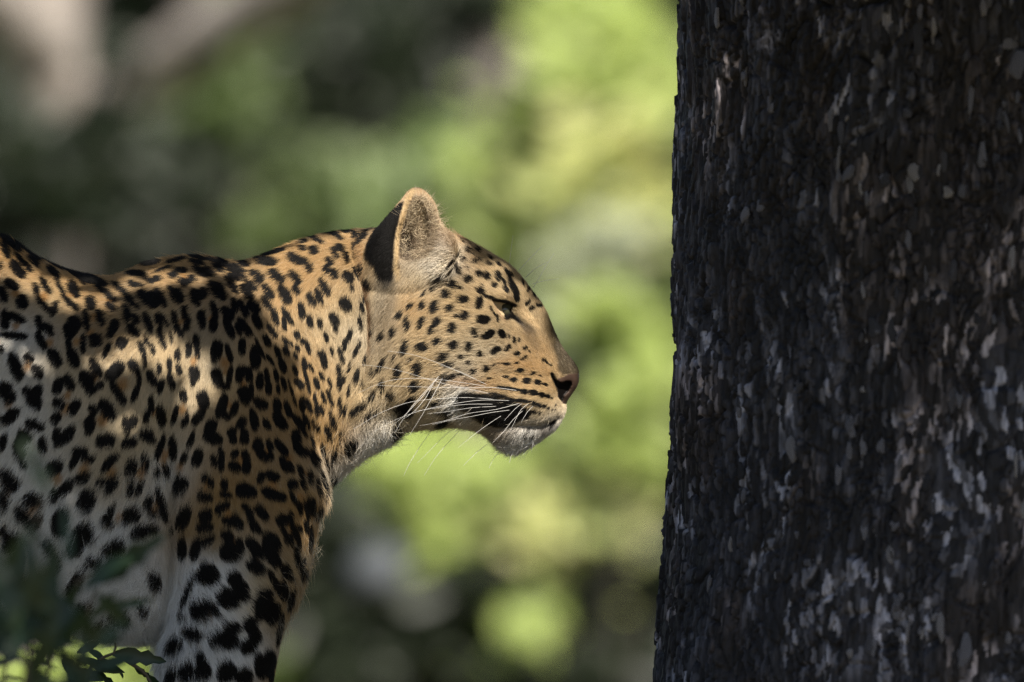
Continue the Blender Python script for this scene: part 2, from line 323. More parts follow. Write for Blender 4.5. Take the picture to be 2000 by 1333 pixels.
def width_ctrl():
    return [(850,500,88),(900,510,82),(960,545,70),(1000,560,62),(985,582,77),(950,585,88),(940,620,104),(985,640,76),(890,640,116),(880,700,118),(830,640,122),(810,700,122),(800,560,112),(780,760,112),
     (1030,600,52),(1050,640,46),(1040,690,58),(1085,690,34),(1070,720,50),(1110,710,30),(1125,735,27),(1112,765,28),(1085,760,50),(1095,800,42),(1060,770,70),(1030,775,78),(1000,790,80),(960,760,82),(960,720,86),(940,800,80),(1050,810,62),(1075,825,42),
     (1030,845,48),(1000,860,48),(960,835,64),(900,800,90),(900,760,102),(850,800,96),(790,815,92),(740,840,92),(700,880,98),
     (700,560,122),(720,640,116),(680,700,126),(620,560,132),(640,800,132),(560,620,150),(560,750,170),(520,900,175),(620,900,125),(560,1000,150),(420,560,128),(370,520,70),(330,560,140),(440,680,195),(400,800,212),(450,900,205),(350,950,220),
     (250,620,185),(120,600,180),(250,800,228),(100,850,240),(0,700,225),(200,1000,232),(150,1150,205),(300,1100,200),(450,1100,160),(-300,800,225),(-300,1000,205),(-300,550,170),(-600,800,215),(-700,600,190),(-850,800,170),(-600,1000,200),(40,520,150),(-100,480,150),(300,515,50),(230,560,120)]
W_F = rbf(width_ctrl(), 0.02)
R_F = rbf([(980,540,85),(1100,720,34),(1030,860,45),(900,820,60),(880,480,80),(740,460,90),(740,850,75),(640,470,110),(640,930,95),(450,520,120),(370,510,75),(200,560,150),(300,1200,190),(0,480,200),(0,1150,240),(-500,450,240),(-500,1060,240),(-880,700,200),(1075,830,40),(1075,640,50),(700,650,110),(400,850,220)], 0.0)

def gb(X, Z, x, z, rx, rz, ang=0):
    c, s = math.cos(math.radians(ang)), math.sin(math.radians(ang))
    u = (X - x) * c + (Z - z) * s; v = -(X - x) * s + (Z - z) * c
    return np.exp(-(u / rx) ** 2 - (v / rz) ** 2)

def line_d(X, Z, pts):
    d = np.full(X.shape, 1e9, np.float32)
    for (ax, ay), (bx, by) in zip(pts[:-1], pts[1:]):
        ex, ey = bx - ax, by - ay
        t = np.clip(((X - ax) * ex + (Z - ay) * ey) / (ex * ex + ey * ey), 0, 1)
        d = np.minimum(d, np.sqrt((X - ax - t * ex) ** 2 + (Z - ay - t * ey) ** 2))
    return d

EYE_OPEN = spline_poly([(960,587),(972,587),(988,591),(1004,598),(1000,607),(994,618),(987,624),(979,619),(970,606)], 3)
NOSTRIL = spline_poly([(1074,731),(1080,729),(1086,742),(1096,749),(1106,746),(1116,748),(1113,757),(1107,766),(1101,772),(1098,783),(1093,779),(1089,765),(1081,748)], 3)
LEATHER = [(1088,738),(1099,736),(1110,730),(1124,729),(1140,728),(1140,756),(1116,792),(1100,790),(1088,776)]
FOLD = [(686,450),(694,505),(705,545),(714,580),(720,620),(721,670),(717,715),(708,760)]
MOUTH = [(1092,812),(1080,821),(1062,827),(1040,829),(1012,828),(985,832),(955,828),(925,812),(900,793)]

def trunk_width(X, Z):
    W = W_F(X, Z)
    W = W + 14*gb(X,Z,982,578,30,9,22) + 5*gb(X,Z,1006,575,9,20,-20)             # brow
    W = W - 13*gb(X,Z,1000,612,22,11,45) - 6*gb(X,Z,1022,634,18,7,42)            # inner corner of the eye
    W = W + 7*gb(X,Z,960,640,34,20,20)                                           # cheek bone
    W = W + 10*gb(X,Z,1032,780,46,26,10) - 7*gb(X,Z,1012,735,50,9,10)            # whisker pad
    W = W - 9*np.exp(-(line_d(X,Z,MOUTH)/5.5)**2)
    W = W + 6*gb(X,Z,1030,852,32,12,0)
    W = W - 12*np.exp(-(line_d(X,Z,FOLD)/8.0)**2) + 7*gb(X,Z,765,640,30,110,-5)
    W = W - 10*gb(X,Z,770,800,40,14,-25)
    W = W - 9*np.exp(-(line_d(X,Z,[(905,520),(960,570)])/26.0)**2)
    # shoulder blade, groove behind the shoulder, elbow
    W = W + 16*gb(X,Z,400,640,95,150,12) - 20*np.exp(-(line_d(X,Z,[(330,820),(338,930),(335,1050),(335,1150)])/20.0)**2) + 12*gb(X,Z,470,820,90,120,0)
    W = W - 10*np.exp(-(line_d(X,Z,[(495,540),(520,640),(560,760),(600,860)])/26.0)**2)
    return np.maximum(W, 12)

def build_axis(bands):
    out = []
    for a, b, st in bands: out.append(np.arange(a, b, st))
    return np.concatenate(out).astype(np.float32)
AX = build_axis([(-1010,-150,16),(-150,690,6),(690,1150,2.5)])
AZ = build_axis([(356,900,2.5),(900,1260,6),(1260,1640,9)])
_ay = build_axis([(0,140,2.5),(140,330,7)])
AY = np.concatenate([-_ay[:0:-1], _ay])
nx, ny, nz = len(AX), len(AY), len(AZ)

def ymid(x): return -np.where(x < 400, 42 * ((400 - np.maximum(x, -200)) / 400) ** 2, 0) - np.where(x < -200, 0.25 * (-200 - x), 0)

XX, ZZ = np.meshgrid(AX, AZ, indexing='ij')
d_tr = poly_sdf(XX, ZZ, TRUNK)
Wt = trunk_width(XX, ZZ); Rt = np.maximum(R_F(XX, ZZ), 25)
q = 1 - np.minimum(d_tr / Rt, 1)
q2 = np.where(q > 1, q * q, q * q)
YM = ymid(AX)[:, None, None]
YA = np.abs(AY[None, :, None] - YM)
scale_t = 0.5 * np.minimum(Wt, Rt)
F3 = (YA / Wt[:, None, :]) ** 2
F3 += (q2 - 1)[:, None, :]
F3 *= scale_t[:, None, :]
del YA
def rng_idx(A, lo, hi): return slice(max(0, int(np.searchsorted(A, lo)) - 1), int(np.searchsorted(A, hi)) + 1)
def smin(a, b, k):
    h = np.clip(0.5 + 0.5 * (b - a) / k, 0, 1)
    return b + (a - b) * h - k * h * (1 - h)
def add_lens(poly, yc, thick, Rr, k, sub=None):
    x0, z0 = poly.min(0) - 40; x1, z1 = poly.max(0) + 40
    ix, iz = rng_idx(AX, x0, x1), rng_idx(AZ, z0, z1)
    X2, Z2 = np.meshgrid(AX[ix], AZ[iz], indexing='ij')
    d = poly_sdf(X2, Z2, poly)
    T = thick(X2, Z2); Yc = yc(X2, Z2)
    qq = 1 - np.minimum(d / Rr, 1)
    iy = rng_idx(AY, float((Yc - T).min()) - 40, float((Yc + T).max()) + 40)
    f = (((AY[iy][None, :, None] - Yc[:, None, :]) / T[:, None, :]) ** 2 + (qq ** 2 - 1)[:, None, :]) * (0.5 * np.minimum(T, Rr))[:, None, :]
    F3[ix, iy, iz] = smin(F3[ix, iy, iz], f, k)
for sg in (-1, 1):
    off = 0 if sg < 0 else -22
    LEG = FORELEG + np.array([off, 0])
    add_lens(LEG, lambda X, Z: sg * np.interp(Z, [800, 1000, 1200, 1400, 1600], [120, 118, 112, 100, 100]).astype(np.float32) + ymid(X),
             lambda X, Z: np.interp(Z, [780, 950, 1100, 1300, 1420, 1550, 1624], [60, 98, 98, 74, 58, 50, 62]).astype(np.float32), 80.0, 26.0)
    add_lens(HINDLEG + np.array([off * 2, 0]), lambda X, Z: sg * 115 + ymid(X), lambda X, Z: np.interp(Z, [600, 900, 1200, 1500, 1624], [90, 105, 75, 48, 60]).astype(np.float32), 85.0, 30.0)
    # ear
    add_lens(EAR, lambda X, Z: sg * (84 + 0.04 * (560 - Z) + 14 * gb(X, Z, 752, 480, 34, 80, 25)), lambda X, Z: 18 + 16 * sm(400, 540, Z) + 8 * gb(X, Z, 760, 480, 30, 70, 20), 20.0, 12.0)
    ix, iz = rng_idx(AX, 760, 870), rng_idx(AZ, 370, 530)
    X2, Z2 = np.meshgrid(AX[ix], AZ[iz], indexing='ij')
    din = poly_sdf(X2, Z2, EAR_IN)
    depth = 30 * sm(-2, 22, din) * (0.4 + 0.6 * sm(390, 455, Z2)) + 22 * gb(X2, Z2, 790, 478, 16, 28)
    base = 84 + 0.04 * (560 - Z2) + 18 + 16 * sm(400, 540, Z2)
    iy = rng_idx(AY, 20, 200) if sg > 0 else rng_idx(AY, -200, -20)
    cut = np.where(din[:, None, :] > -3, (base + 6 - depth)[:, None, :] - np.abs(AY[iy])[None, :, None], -99)   # >0 inside the kept solid
    cut = np.where((din > -3)[:, None, :] & (depth > 2)[:, None, :], -cut, -99)
    F3[ix, iy, iz] = np.maximum(F3[ix, iy, iz], np.minimum(cut, 12))
    # eye opening and nostril
    for poly, dep in ((EYE_OPEN, 16), (NOSTRIL, 16)):
        x0, z0 = poly.min(0) - 6; x1, z1 = poly.max(0) + 6
        ix, iz = rng_idx(AX, x0, x1), rng_idx(AZ, z0, z1)
        X2, Z2 = np.meshgrid(AX[ix], AZ[iz], indexing='ij')
        dd = poly_sdf(X2, Z2, poly)
        qq = 1 - np.clip(d_tr[ix, iz] / Rt[ix, iz], 0, 1)
        surf = Wt[ix, iz] * np.sqrt(np.clip(1 - qq * qq, 0, 1))
        iy = rng_idx(AY, 2, 130) if sg > 0 else rng_idx(AY, -130, -2)
        c = np.minimum(dd[:, None, :] + 1.0, np.abs(AY[iy])[None, :, None] - (surf - dep)[:, None, :])
        F3[ix, iy, iz] = np.maximum(F3[ix, iy, iz], np.minimum(c, 10))
# tail
def add_capsule(a, b, ra, rb, k):
    a = np.array(a, float); b = np.array(b, float)
    lo = np.minimum(a, b) - max(ra, rb) - 40; hi = np.maximum(a, b) + max(ra, rb) + 40
    ix, iy, iz = rng_idx(AX, lo[0], hi[0]), rng_idx(AY, lo[1], hi[1]), rng_idx(AZ, lo[2], hi[2])
    P = np.stack(np.meshgrid(AX[ix], AY[iy], AZ[iz], indexing='ij'), -1)
    ab = b - a
    t = np.clip(((P - a) @ ab) / (ab @ ab), 0, 1)
    f = np.linalg.norm(P - a - t[..., None] * ab, axis=-1) - (ra + (rb - ra) * t)
    F3[ix, iy, iz] = smin(F3[ix, iy, iz], f.astype(np.float32), k)
ty = float(ymid(np.array([-900.0]))[0])
tl = [(-860, ty, 560), (-930, ty, 700), (-950, ty, 900), (-945, ty, 1150), (-965, ty, 1300)]
for k in range(4): add_capsule(tl[k], tl[k + 1], 55 - 8 * k, 47 - 8 * k, 25)

def surface_nets(F):
    neg = F < 0
    c = neg[:-1, :-1, :-1]
    cnt = np.zeros(c.shape, np.int8)
    for i in (0, 1):
        for j in (0, 1):
            for k in (0, 1):
                cnt += neg[i:nx-1+i, j:ny-1+j, k:nz-1+k]
    act = (cnt > 0) & (cnt < 8)
    idx = np.argwhere(act)
    vid = np.full(c.shape, -1, np.int32); vid[act] = np.arange(len(idx))
    acc = np.zeros((len(idx), 3)); num = np.zeros(len(idx))
    corners = [(i, j, k) for i in (0, 1) for j in (0, 1) for k in (0, 1)]
    A = (AX, AY, AZ)
    for a in corners:
        for ax in range(3):
            if a[ax] == 1: continue
            b = list(a); b[ax] = 1
            ia = idx + np.array(a); ib = idx + np.array(b)
            fa = F[ia[:, 0], ia[:, 1], ia[:, 2]]; fb = F[ib[:, 0], ib[:, 1], ib[:, 2]]
            m = (fa < 0) != (fb < 0)
            t = np.where(m, fa / np.where(fa == fb, 1, fa - fb), 0)
            for c3 in range(3):
                pa = A[c3][ia[:, c3]]; pb = A[c3][ib[:, c3]]
                acc[:, c3] += np.where(m, pa + (pb - pa) * t, 0)
            num += m
    V = acc / num[:, None]
    faces = []
    for ax in range(3):
        o1, o2 = [(1, 2), (2, 0), (0, 1)][ax]
        sl = [slice(1, -1)] * 3; sl[ax] = slice(0, -1)
        s2 = list(sl); s2[ax] = slice(1, None)
        n0 = neg[tuple(sl)]; n1 = neg[tuple(s2)]
        e = np.argwhere(n0 != n1); flip = n0[n0 != n1]
        off = np.array([1, 1, 1]); off[ax] = 0
        e = e + off
        q0 = e.copy(); q1 = e.copy(); q2_ = e.copy(); q3 = e.copy()
        q0[:, o1] -= 1; q0[:, o2] -= 1; q1[:, o2] -= 1; q3[:, o1] -= 1
        f = np.stack([vid[tuple(q.T)] for q in (q0, q1, q2_, q3)], 1)
        f[flip] = f[flip][:, ::-1]
        faces.append(f)
    return V, np.concatenate(faces)
PXV, QF = surface_nets(F3)
del F3
# relax the net a little
def relax(V, Q, it, fac):
    E = np.concatenate([Q[:, [0, 1]], Q[:, [1, 2]], Q[:, [2, 3]], Q[:, [3, 0]]])
    for _ in range(it):
        s = np.zeros_like(V); n = np.zeros(len(V))
        for a, b in ((0, 1), (1, 0)):
            for c3 in range(3): s[:, c3] += np.bincount(E[:, a], V[E[:, b], c3], len(V))
            n += np.bincount(E[:, a], minlength=len(V))
        V = V + fac * (s / np.maximum(n, 1)[:, None] - V)
    return V
PXV = relax(PXV, QF, 3, 0.5)

def px2world_arr(P):
    """solid's own coordinates (px, y px, py) -> metres"""
    return np.stack([(P[:, 0] - 1000) * S, P[:, 1] * S, CAM_Z - (P[:, 2] - 666.5) * S], 1)
BODY_V = px2world_arr(PXV)
# ------------------------------------------------------------------ pigment of skin and hair (coat's own colour, with some sun and shade put in)
def to_photo(P):
    """world -> photograph pixel; the far side takes the mirrored pattern of the near side"""
    ym = ymid(1000 + P[:, 0] / S) * S
    y = ym - np.abs(P[:, 1] - ym)
    k = CAM_D / (CAM_D + y)
    return 1000 + P[:, 0] * k / S, 666.5 - (P[:, 2] - CAM_Z) * k / S

OCH = (0.42, 0.272, 0.128); BUF = (0.48, 0.36, 0.21); CRM = (0.52, 0.43, 0.30); WHT = (0.68, 0.66, 0.62); SNO = (0.76, 0.76, 0.76); MUZ = (0.44, 0.305, 0.16); SHO = (0.345, 0.235, 0.122); DUL = (0.38, 0.295, 0.19)
BASE_F = rbf([(x, y, *c) for x, y, c in [
 (960,500,BUF),(900,480,OCH),(880,560,BUF),(1000,550,BUF),(1050,620,BUF),(1070,680,MUZ),(1020,700,MUZ),(930,620,BUF),(850,640,BUF),(800,600,OCH),(900,700,CRM),(960,690,CRM),(850,720,BUF),(790,680,BUF),(1040,750,MUZ),(1070,790,BUF),
 (1000,730,MUZ),(950,745,MUZ),(1092,802,CRM),(1050,815,CRM),(1075,840,WHT),(1030,850,WHT),(1000,865,WHT),(970,840,DUL),(930,825,CRM),(890,780,WHT),(880,800,WHT),(870,815,CRM),(850,780,CRM),(820,825,CRM),(800,780,BUF),(780,820,CRM),(760,850,WHT),(720,870,WHT),(690,910,WHT),(660,935,WHT),
 (760,620,DUL),(745,560,DUL),(750,700,DUL),(820,540,CRM),(860,515,WHT),(700,500,OCH),(640,480,OCH),(600,560,OCH),(680,600,BUF),(690,650,CRM),(620,640,BUF),(560,600,OCH),(600,720,OCH),(640,820,OCH),(690,760,BUF),(700,810,BUF),(660,870,OCH),
 (520,520,OCH),(420,540,SHO),(350,540,OCH),(300,540,OCH),(250,560,SHO),(180,570,OCH),(90,530,OCH),(30,520,OCH),(100,600,BUF),(30,610,CRM),(40,650,WHT),(200,650,SHO),(120,720,CRM),(60,800,WHT),(20,850,WHT),(180,750,CRM),(200,830,CRM),
 (300,650,BUF),(340,720,BUF),(300,780,CRM),(380,640,DUL),(410,720,CRM),(450,760,BUF),(500,800,SHO),(450,900,SHO),(540,900,SHO),(400,950,SHO),(500,1000,SHO),(560,1050,SHO),(300,870,CRM),(250,900,CRM),(200,950,CRM),(330,930,WHT),(100,950,WHT),(50,1000,WHT),(150,1050,SNO),(250,1050,SNO),
 (350,1050,SHO),(420,1070,DUL),(400,1110,SNO),(450,1120,SNO),(500,1130,CRM),(540,1100,DUL),(380,1180,SNO),(430,1200,SNO),(500,1200,CRM),(560,1170,SHO),(540,1230,DUL),(380,1280,SNO),(450,1280,SNO),(500,1280,SNO),(525,1310,SHO),(420,1330,SNO),(430,1500,CRM),
 (600,1060,OCH),(590,1110,BUF),(620,980,OCH),(640,950,CRM),(200,1200,SNO),(260,1230,SNO),(100,1150,SNO),(0,1100,WHT),(-200,600,OCH),(-300,800,BUF),(-300,1000,WHT),(-600,600,OCH),(-600,900,BUF),(-900,900,OCH)]], 0.02)

# soft patches, markings plus some sun and shade put into the colour: x, y, half length, half width, turn, colour, strength
TINTS = [(1100,690,42,15,58,(0.085,0.066,0.04),0.95),(1122,715,20,14,60,(0.10,0.075,0.045),0.95),(1078,652,28,7,62,(0.16,0.115,0.06),0.75),(1036,625,22,7.5,50,(0.74,0.56,0.34),0.9),  # last one: sunlit side of the nose bridge put into the colour
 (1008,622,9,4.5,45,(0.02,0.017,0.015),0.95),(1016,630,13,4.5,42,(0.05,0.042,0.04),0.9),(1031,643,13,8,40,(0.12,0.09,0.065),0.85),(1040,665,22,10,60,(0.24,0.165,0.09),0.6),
 (758,580,14,45,8,(0.20,0.16,0.11),0.65),(738,590,10,50,0,(0.30,0.25,0.18),0.6),(748,640,16,40,0,(0.28,0.21,0.13),0.5),(752,548,14,18,0,(0.035,0.03,0.026),0.85),  # shaded slope behind the cheek put into the colour
 (700,500,5,40,-8,(0.20,0.10,0.04),0.5),(716,590,4,40,-12,(0.16,0.07,0.03),0.8),(720,650,4,45,0,(0.20,0.09,0.035),0.7),(880,506,40,16,-38,(0.66,0.56,0.42),0.9),(840,500,30,14,-10,(0.55,0.47,0.36),0.8),  # neck fold first: crease darkness put into the colour
 (905,770,16,12,80,(0.66,0.62,0.55),0.9),(910,748,40,9,8,(0.33,0.18,0.07),0.6),(1000,712,40,10,5,(0.46,0.27,0.11),0.35),(1030,838,60,9,-3,(0.26,0.24,0.22),0.55),(1064,838,16,8,-40,(0.10,0.085,0.075),0.7),  # upper chin: shade below the lip put into the colour
 (985,855,30,10,20,(0.34,0.30,0.26),0.5),(965,845,20,8,30,(0.22,0.17,0.12),0.6),(835,600,10,10,0,(0.30,0.2,0.1),0.2),(1000,582,16,8,60,(0.18,0.12,0.06),0.4),(340,1020,10,90,0,(0.33,0.29,0.24),0.5),
 (900,464,26,4,22,(0.16,0.09,0.04),0.7)]
LIP = spline_poly([(892,770),(918,766),(953,772),(979,778),(1008,787),(1032,800),(1030,816),(1007,825),(985,834),(962,833),(940,825),(916,808),(894,790)], 5)
EAR_BLACK = spline_poly([(790,394),(764,412),(742,436),(726,456),(717,480),(714,502),(726,524),(738,548),(762,552),(769,530),(769,500),(771,472),(775,448),(781,424)], 4)
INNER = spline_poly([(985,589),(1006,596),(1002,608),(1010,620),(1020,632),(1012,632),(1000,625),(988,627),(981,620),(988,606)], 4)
NOSETOP = [(1074,632),(1092,655),(1108,680),(1126,698),(1142,720),(1142,745),(1112,730),(1097,734),(1089,722),(1089,700),(1082,672)]
GAP = [(1068,826),(1078,822),(1086,816),(1088,822),(1080,834),(1072,839)]  # front opening of the mouth, its darkness painted on

def spot_mask(u, v, jit):
    m = np.zeros(u.shape, np.float32)
    order = np.argsort(u); us = u[order]
    for (x, y, a, b, g) in SPOTS:
        lo, hi = np.searchsorted(us, (x - a * 1.35, x + a * 1.35))
        ii = order[lo:hi]
        ii = ii[np.abs(v[ii] - y) < a * 1.35]
        if not len(ii): continue
        c, s = math.cos(math.radians(g)), math.sin(math.radians(g))
        du, dv = u[ii] - x, v[ii] - y
        r = (np.abs((du * c + dv * s) / a) ** 2.4 + np.abs((-du * s + dv * c) / b) ** 2.4) ** (1 / 2.4)
        r = r * (0.90 if x < 260 or y > 1060 else 0.97) + jit[ii]
        w = sm(1.07, 0.93, r)
        m[ii] = np.maximum(m[ii], w)
    return m

def pigment(P, NRM, hair=True):
    u, v = to_photo(P)
    n = len(u)
    # slow wander of edges and hue
    w1 = vnoise(P, 0.006) - 0.5; w2 = vnoise(P + 5.0, 0.006) - 0.5; w3 = vnoise(P, 0.03) - 0.5
    C = np.clip(BASE_F(u, v), 0.02, 0.75)
    C = C * (1 + 0.22 * w3[:, None] + 0.16 * w1[:, None])
    for (x, y, r) in TAWNY:
        d = np.sqrt((u - x) ** 2 + (v - y) ** 2) / (r * 1.25)
        k = (0.85 * sm(1.0, 0.3, d))[:, None]
        if k.max() > 0: C = C * (1 - k) + k * np.array((0.37, 0.19, 0.06))
    for (x, y, a, b, g, c3, st) in TINTS:
        k = (st * np.clip(1.6 * gb(u, v, x, y, a, b, g), 0, 1))[:, None]
        C = C * (1 - k) + k * np.array(c3)
    k = (0.93 * sm(-5, 5, poly_sdf(u, v, NOSETOP) + 4 * w1))[:, None]
    C = C * (1 - k) + k * np.array((0.10, 0.078, 0.05)) * (1 + 0.4 * w2[:, None])
    jit = 0.2 * w1 + 0.14 * w2 - 0.13
    m = spot_mask(u, v, jit.astype(np.float32))
    m = np.maximum(m, sm(-2.5, 2.5, poly_sdf(u, v, LIP) + 5 * w1))
    m = np.maximum(m, sm(-2, 2, poly_sdf(u, v, GAP)))
    # lid rims and dark inner-corner skin; brow shade put into the black too
    de = np.abs(poly_sdf(u, v, EYE_OPEN))
    upper = line_d(u, v, [(948, 579), (962, 585), (988, 589), (1006, 597)])
    m = np.maximum(m, sm(5.0, 2.0, upper))
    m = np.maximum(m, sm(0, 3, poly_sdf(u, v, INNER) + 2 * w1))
    k = 0.8 * (sm(3, 1, line_d(u, v, [(962, 590), (970, 606), (979, 620), (986, 627)])))[:, None]
    C = C * (1 - k) + k * np.array((0.40, 0.27, 0.16))
    # ear: black back, pale rim, brown inside; canal shade put into the colour
    near_ear = (u > 700) & (u < 900) & (v < 560)
    eb = sm(-2, 2, poly_sdf(u, v, EAR_BLACK) + 4 * w1) * near_ear
    m = np.maximum(m, eb)
    m = np.maximum(m, 0.9 * (((u - 760) / 5.5) ** 2 + ((v - 484) / 17) ** 2 < 1))
    din = poly_sdf(u, v, EAR_IN)
    k = (sm(-8, 2, din) * near_ear)[:, None]
    C = C * (1 - k) + k * np.array((0.27, 0.205, 0.135))
    k = (sm(34, 8, np.sqrt((u - 789) ** 2 + ((v - 476) * 0.55) ** 2)) * near_ear * (din > -2))[:, None]
    C = C * (1 - k) + k * np.array((0.06, 0.04, 0.03))
    rim = line_d(u, v, [(806, 374), (795, 392), (786, 425), (778, 450), (773, 480), (772, 520), (776, 545)])
    k = (sm(7, 3, rim) * near_ear)[:, None]
    C = C * (1 - k) + k * np.array((0.55, 0.40, 0.22)); m = m * (1 - k[:, 0])
    # mouth line, nostril, nose leather
    lea = poly_sdf(u, v, LEATHER)
    k = (sm(-1, 2, lea))[:, None]
    C = C * (1 - k) + k * np.array((0.052, 0.032, 0.024)) * (1 + 0.5 * w1[:, None])
    m = m * (1 - k[:, 0])
    m = np.maximum(m, sm(-2.5, 0.5, poly_sdf(u, v, NOSTRIL)))
    blk = np.array((0.0055, 0.0047, 0.0043))
    C = C * (1 - m[:, None]) + m[:, None] * blk
    return np.clip(C, 0.003, 0.85), m, u, v, lea, din

# ------------------------------------------------------------------ body mesh
M = Mat('leopard_skin')
att = M.n('ShaderNodeAttribute', attribute_name='coat')
M.l(att.outputs['Color'], M.b.inputs['Base Color'])
wet = M.n('ShaderNodeAttribute', attribute_name='leather')
mr = M.n('ShaderNodeMapRange'); M.l(wet.outputs['Fac'], mr.inputs['Value'])
mr.inputs['To Min'].default_value = 0.8; mr.inputs['To Max'].default_value = 0.38
M.l(mr.outputs[0], M.b.inputs['Roughness'])
nz_t = M.n('ShaderNodeTexNoise'); nz_t.inputs['Scale'].default_value = 900; nz_t.inputs['Detail'].default_value = 3
bp = M.n('ShaderNodeBump'); bp.inputs['Strength'].default_value = 0.35; bp.inputs['Distance'].default_value = 0.0008
M.l(nz_t.outputs['Fac'], bp.inputs['Height']); M.l(bp.outputs[0], M.b.inputs['Normal'])
M.p(Specular_IOR_Level=0.25)
SKIN = M.m

leopard = link('leopard', None)
leopard.location = (px2w(430, 1620).x, 0, 0)
tag(leopard, 'spotted leopard standing in profile, looking towards the dark tree trunk', 'leopard')
INV = Matrix.Translation(-Vector(leopard.location))

body_me = mesh_np('body', BODY_V, QF, SKIN)
vn = np.zeros(len(BODY_V) * 3, np.float32); body_me.vertex_normals.foreach_get('vector', vn); BODY_N = vn.reshape(-1, 3)
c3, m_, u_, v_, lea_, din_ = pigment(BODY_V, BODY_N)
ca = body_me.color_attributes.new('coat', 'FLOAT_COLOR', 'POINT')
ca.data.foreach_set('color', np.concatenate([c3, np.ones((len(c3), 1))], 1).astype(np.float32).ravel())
la = body_me.attributes.new('leather', 'FLOAT', 'POINT')
la.data.foreach_set('value', sm(-1, 2, lea_).astype(np.float32))
body = link('body', body_me, leopard); body.matrix_parent_inverse = INV

# ------------------------------------------------------------------ fur
DIR_F = rbf([(1085,650,-.5,-.85),(1110,700,-.55,-.8),(1050,590,-.65,-.75),(1000,540,-.75,-.65),(960,510,-.85,-.5),(900,480,-.98,-.1),(900,540,-.95,-.1),(950,570,-.9,-.3),(1040,640,-.6,-.7),(1060,720,-.85,-.4),(1040,760,-.98,.1),(1070,790,-.9,.4),(1020,800,-.9,.4),(960,700,-1,.05),(930,640,-1,-.05),
 (880,640,-1,.1),(880,720,-.95,.25),(900,790,-.85,.5),(850,800,-.75,.6),(820,660,-.85,.4),(770,640,-.6,.7),(760,720,-.6,.75),(800,800,-.5,.8),(830,540,-.5,.7),(780,840,.3,.95),(740,860,.45,.9),(700,890,.5,.85),(660,930,.55,.8),(640,980,.5,.85),
 (1030,860,-.35,.95),(1075,840,-.2,1),(980,860,-.6,.8),(700,500,-.6,.6),(700,600,-.15,1),(690,700,-.5,.85),(690,800,-.4,.9),(640,470,-.9,.15),(600,560,-.25,.95),(600,700,.05,1),(640,860,.15,1),(540,520,-.7,.5),(500,640,-.15,1),(450,600,-.3,.95),(400,520,-.95,.2),(300,510,-.97,.05),(300,600,-.45,.9),
 (350,700,-.2,1),(450,800,-.1,1),(530,900,.15,1),(560,1000,.3,.95),(600,1080,.6,.8),(450,1000,-.05,1),(330,900,-.25,.95),(330,1000,-.2,1),(400,1120,.5,.85),(450,1200,.6,.8),(540,1200,.5,.85),(400,1280,.25,.97),(450,1330,.1,1),(430,1550,.1,1),
 (150,560,-.85,.5),(50,500,-.85,.5),(100,650,-.5,.85),(150,800,-.4,.9),(50,900,-.45,.9),(200,950,-.45,.9),(100,1050,-.5,.85),(220,1150,-.45,.9),(220,1230,-.35,.95),(-300,600,-.8,.6),(-300,900,-.6,.8),(-800,800,-.4,.9)], 0.01)
LEN_F = rbf([(1085,650,4),(1110,700,3),(1130,730,2.5),(1050,620,6),(1000,550,9),(960,510,11),(900,475,14),(985,600,4),(1010,620,3.5),(950,600,7),(930,650,11),(1060,720,6),(1050,770,6.5),(1090,770,4),(1080,810,6),(1020,800,8),(960,720,9),(1030,855,15),(1000,870,20),(960,840,15),(1075,835,9),(880,700,15),(850,600,13),(880,790,19),(860,815,18),
 (800,700,19),(760,650,19),(790,800,24),(740,850,34),(700,890,38),(660,940,38),(640,980,32),(700,550,20),(640,470,22),(600,600,19),(640,750,17),(690,760,25),(560,750,17),(450,650,19),(400,510,24),(250,540,22),(50,480,24),(150,700,21),(300,700,21),(450,850,17),(540,950,17),(600,1060,26),(590,1120,34),(560,1200,28),(540,1300,22),
 (330,950,36),(350,1030,26),(100,900,27),(200,1000,32),(100,1100,40),(220,1200,58),(280,1240,60),(400,1110,28),(430,1200,30),(430,1320,24),(430,1550,14),(-300,800,24),(-600,700,22),(800,450,7),(830,400,5),(750,460,10),(740,520,14),(850,500,22)], 0.02)

tri = np.concatenate([QF[:, [0, 1, 2]], QF[:, [0, 2, 3]]])
A_, B_, C_ = BODY_V[tri[:, 0]], BODY_V[tri[:, 1]], BODY_V[tri[:, 2]]
cr = np.cross(B_ - A_, C_ - A_); area = 0.5 * np.linalg.norm(cr, axis=1)
cen = (A_ + B_ + C_) / 3
cu, cv = to_photo(cen)
fn = cr / np.maximum(2 * area[:, None], 1e-12)
L_c = np.clip(LEN_F(cu, cv), 2.5, 60)
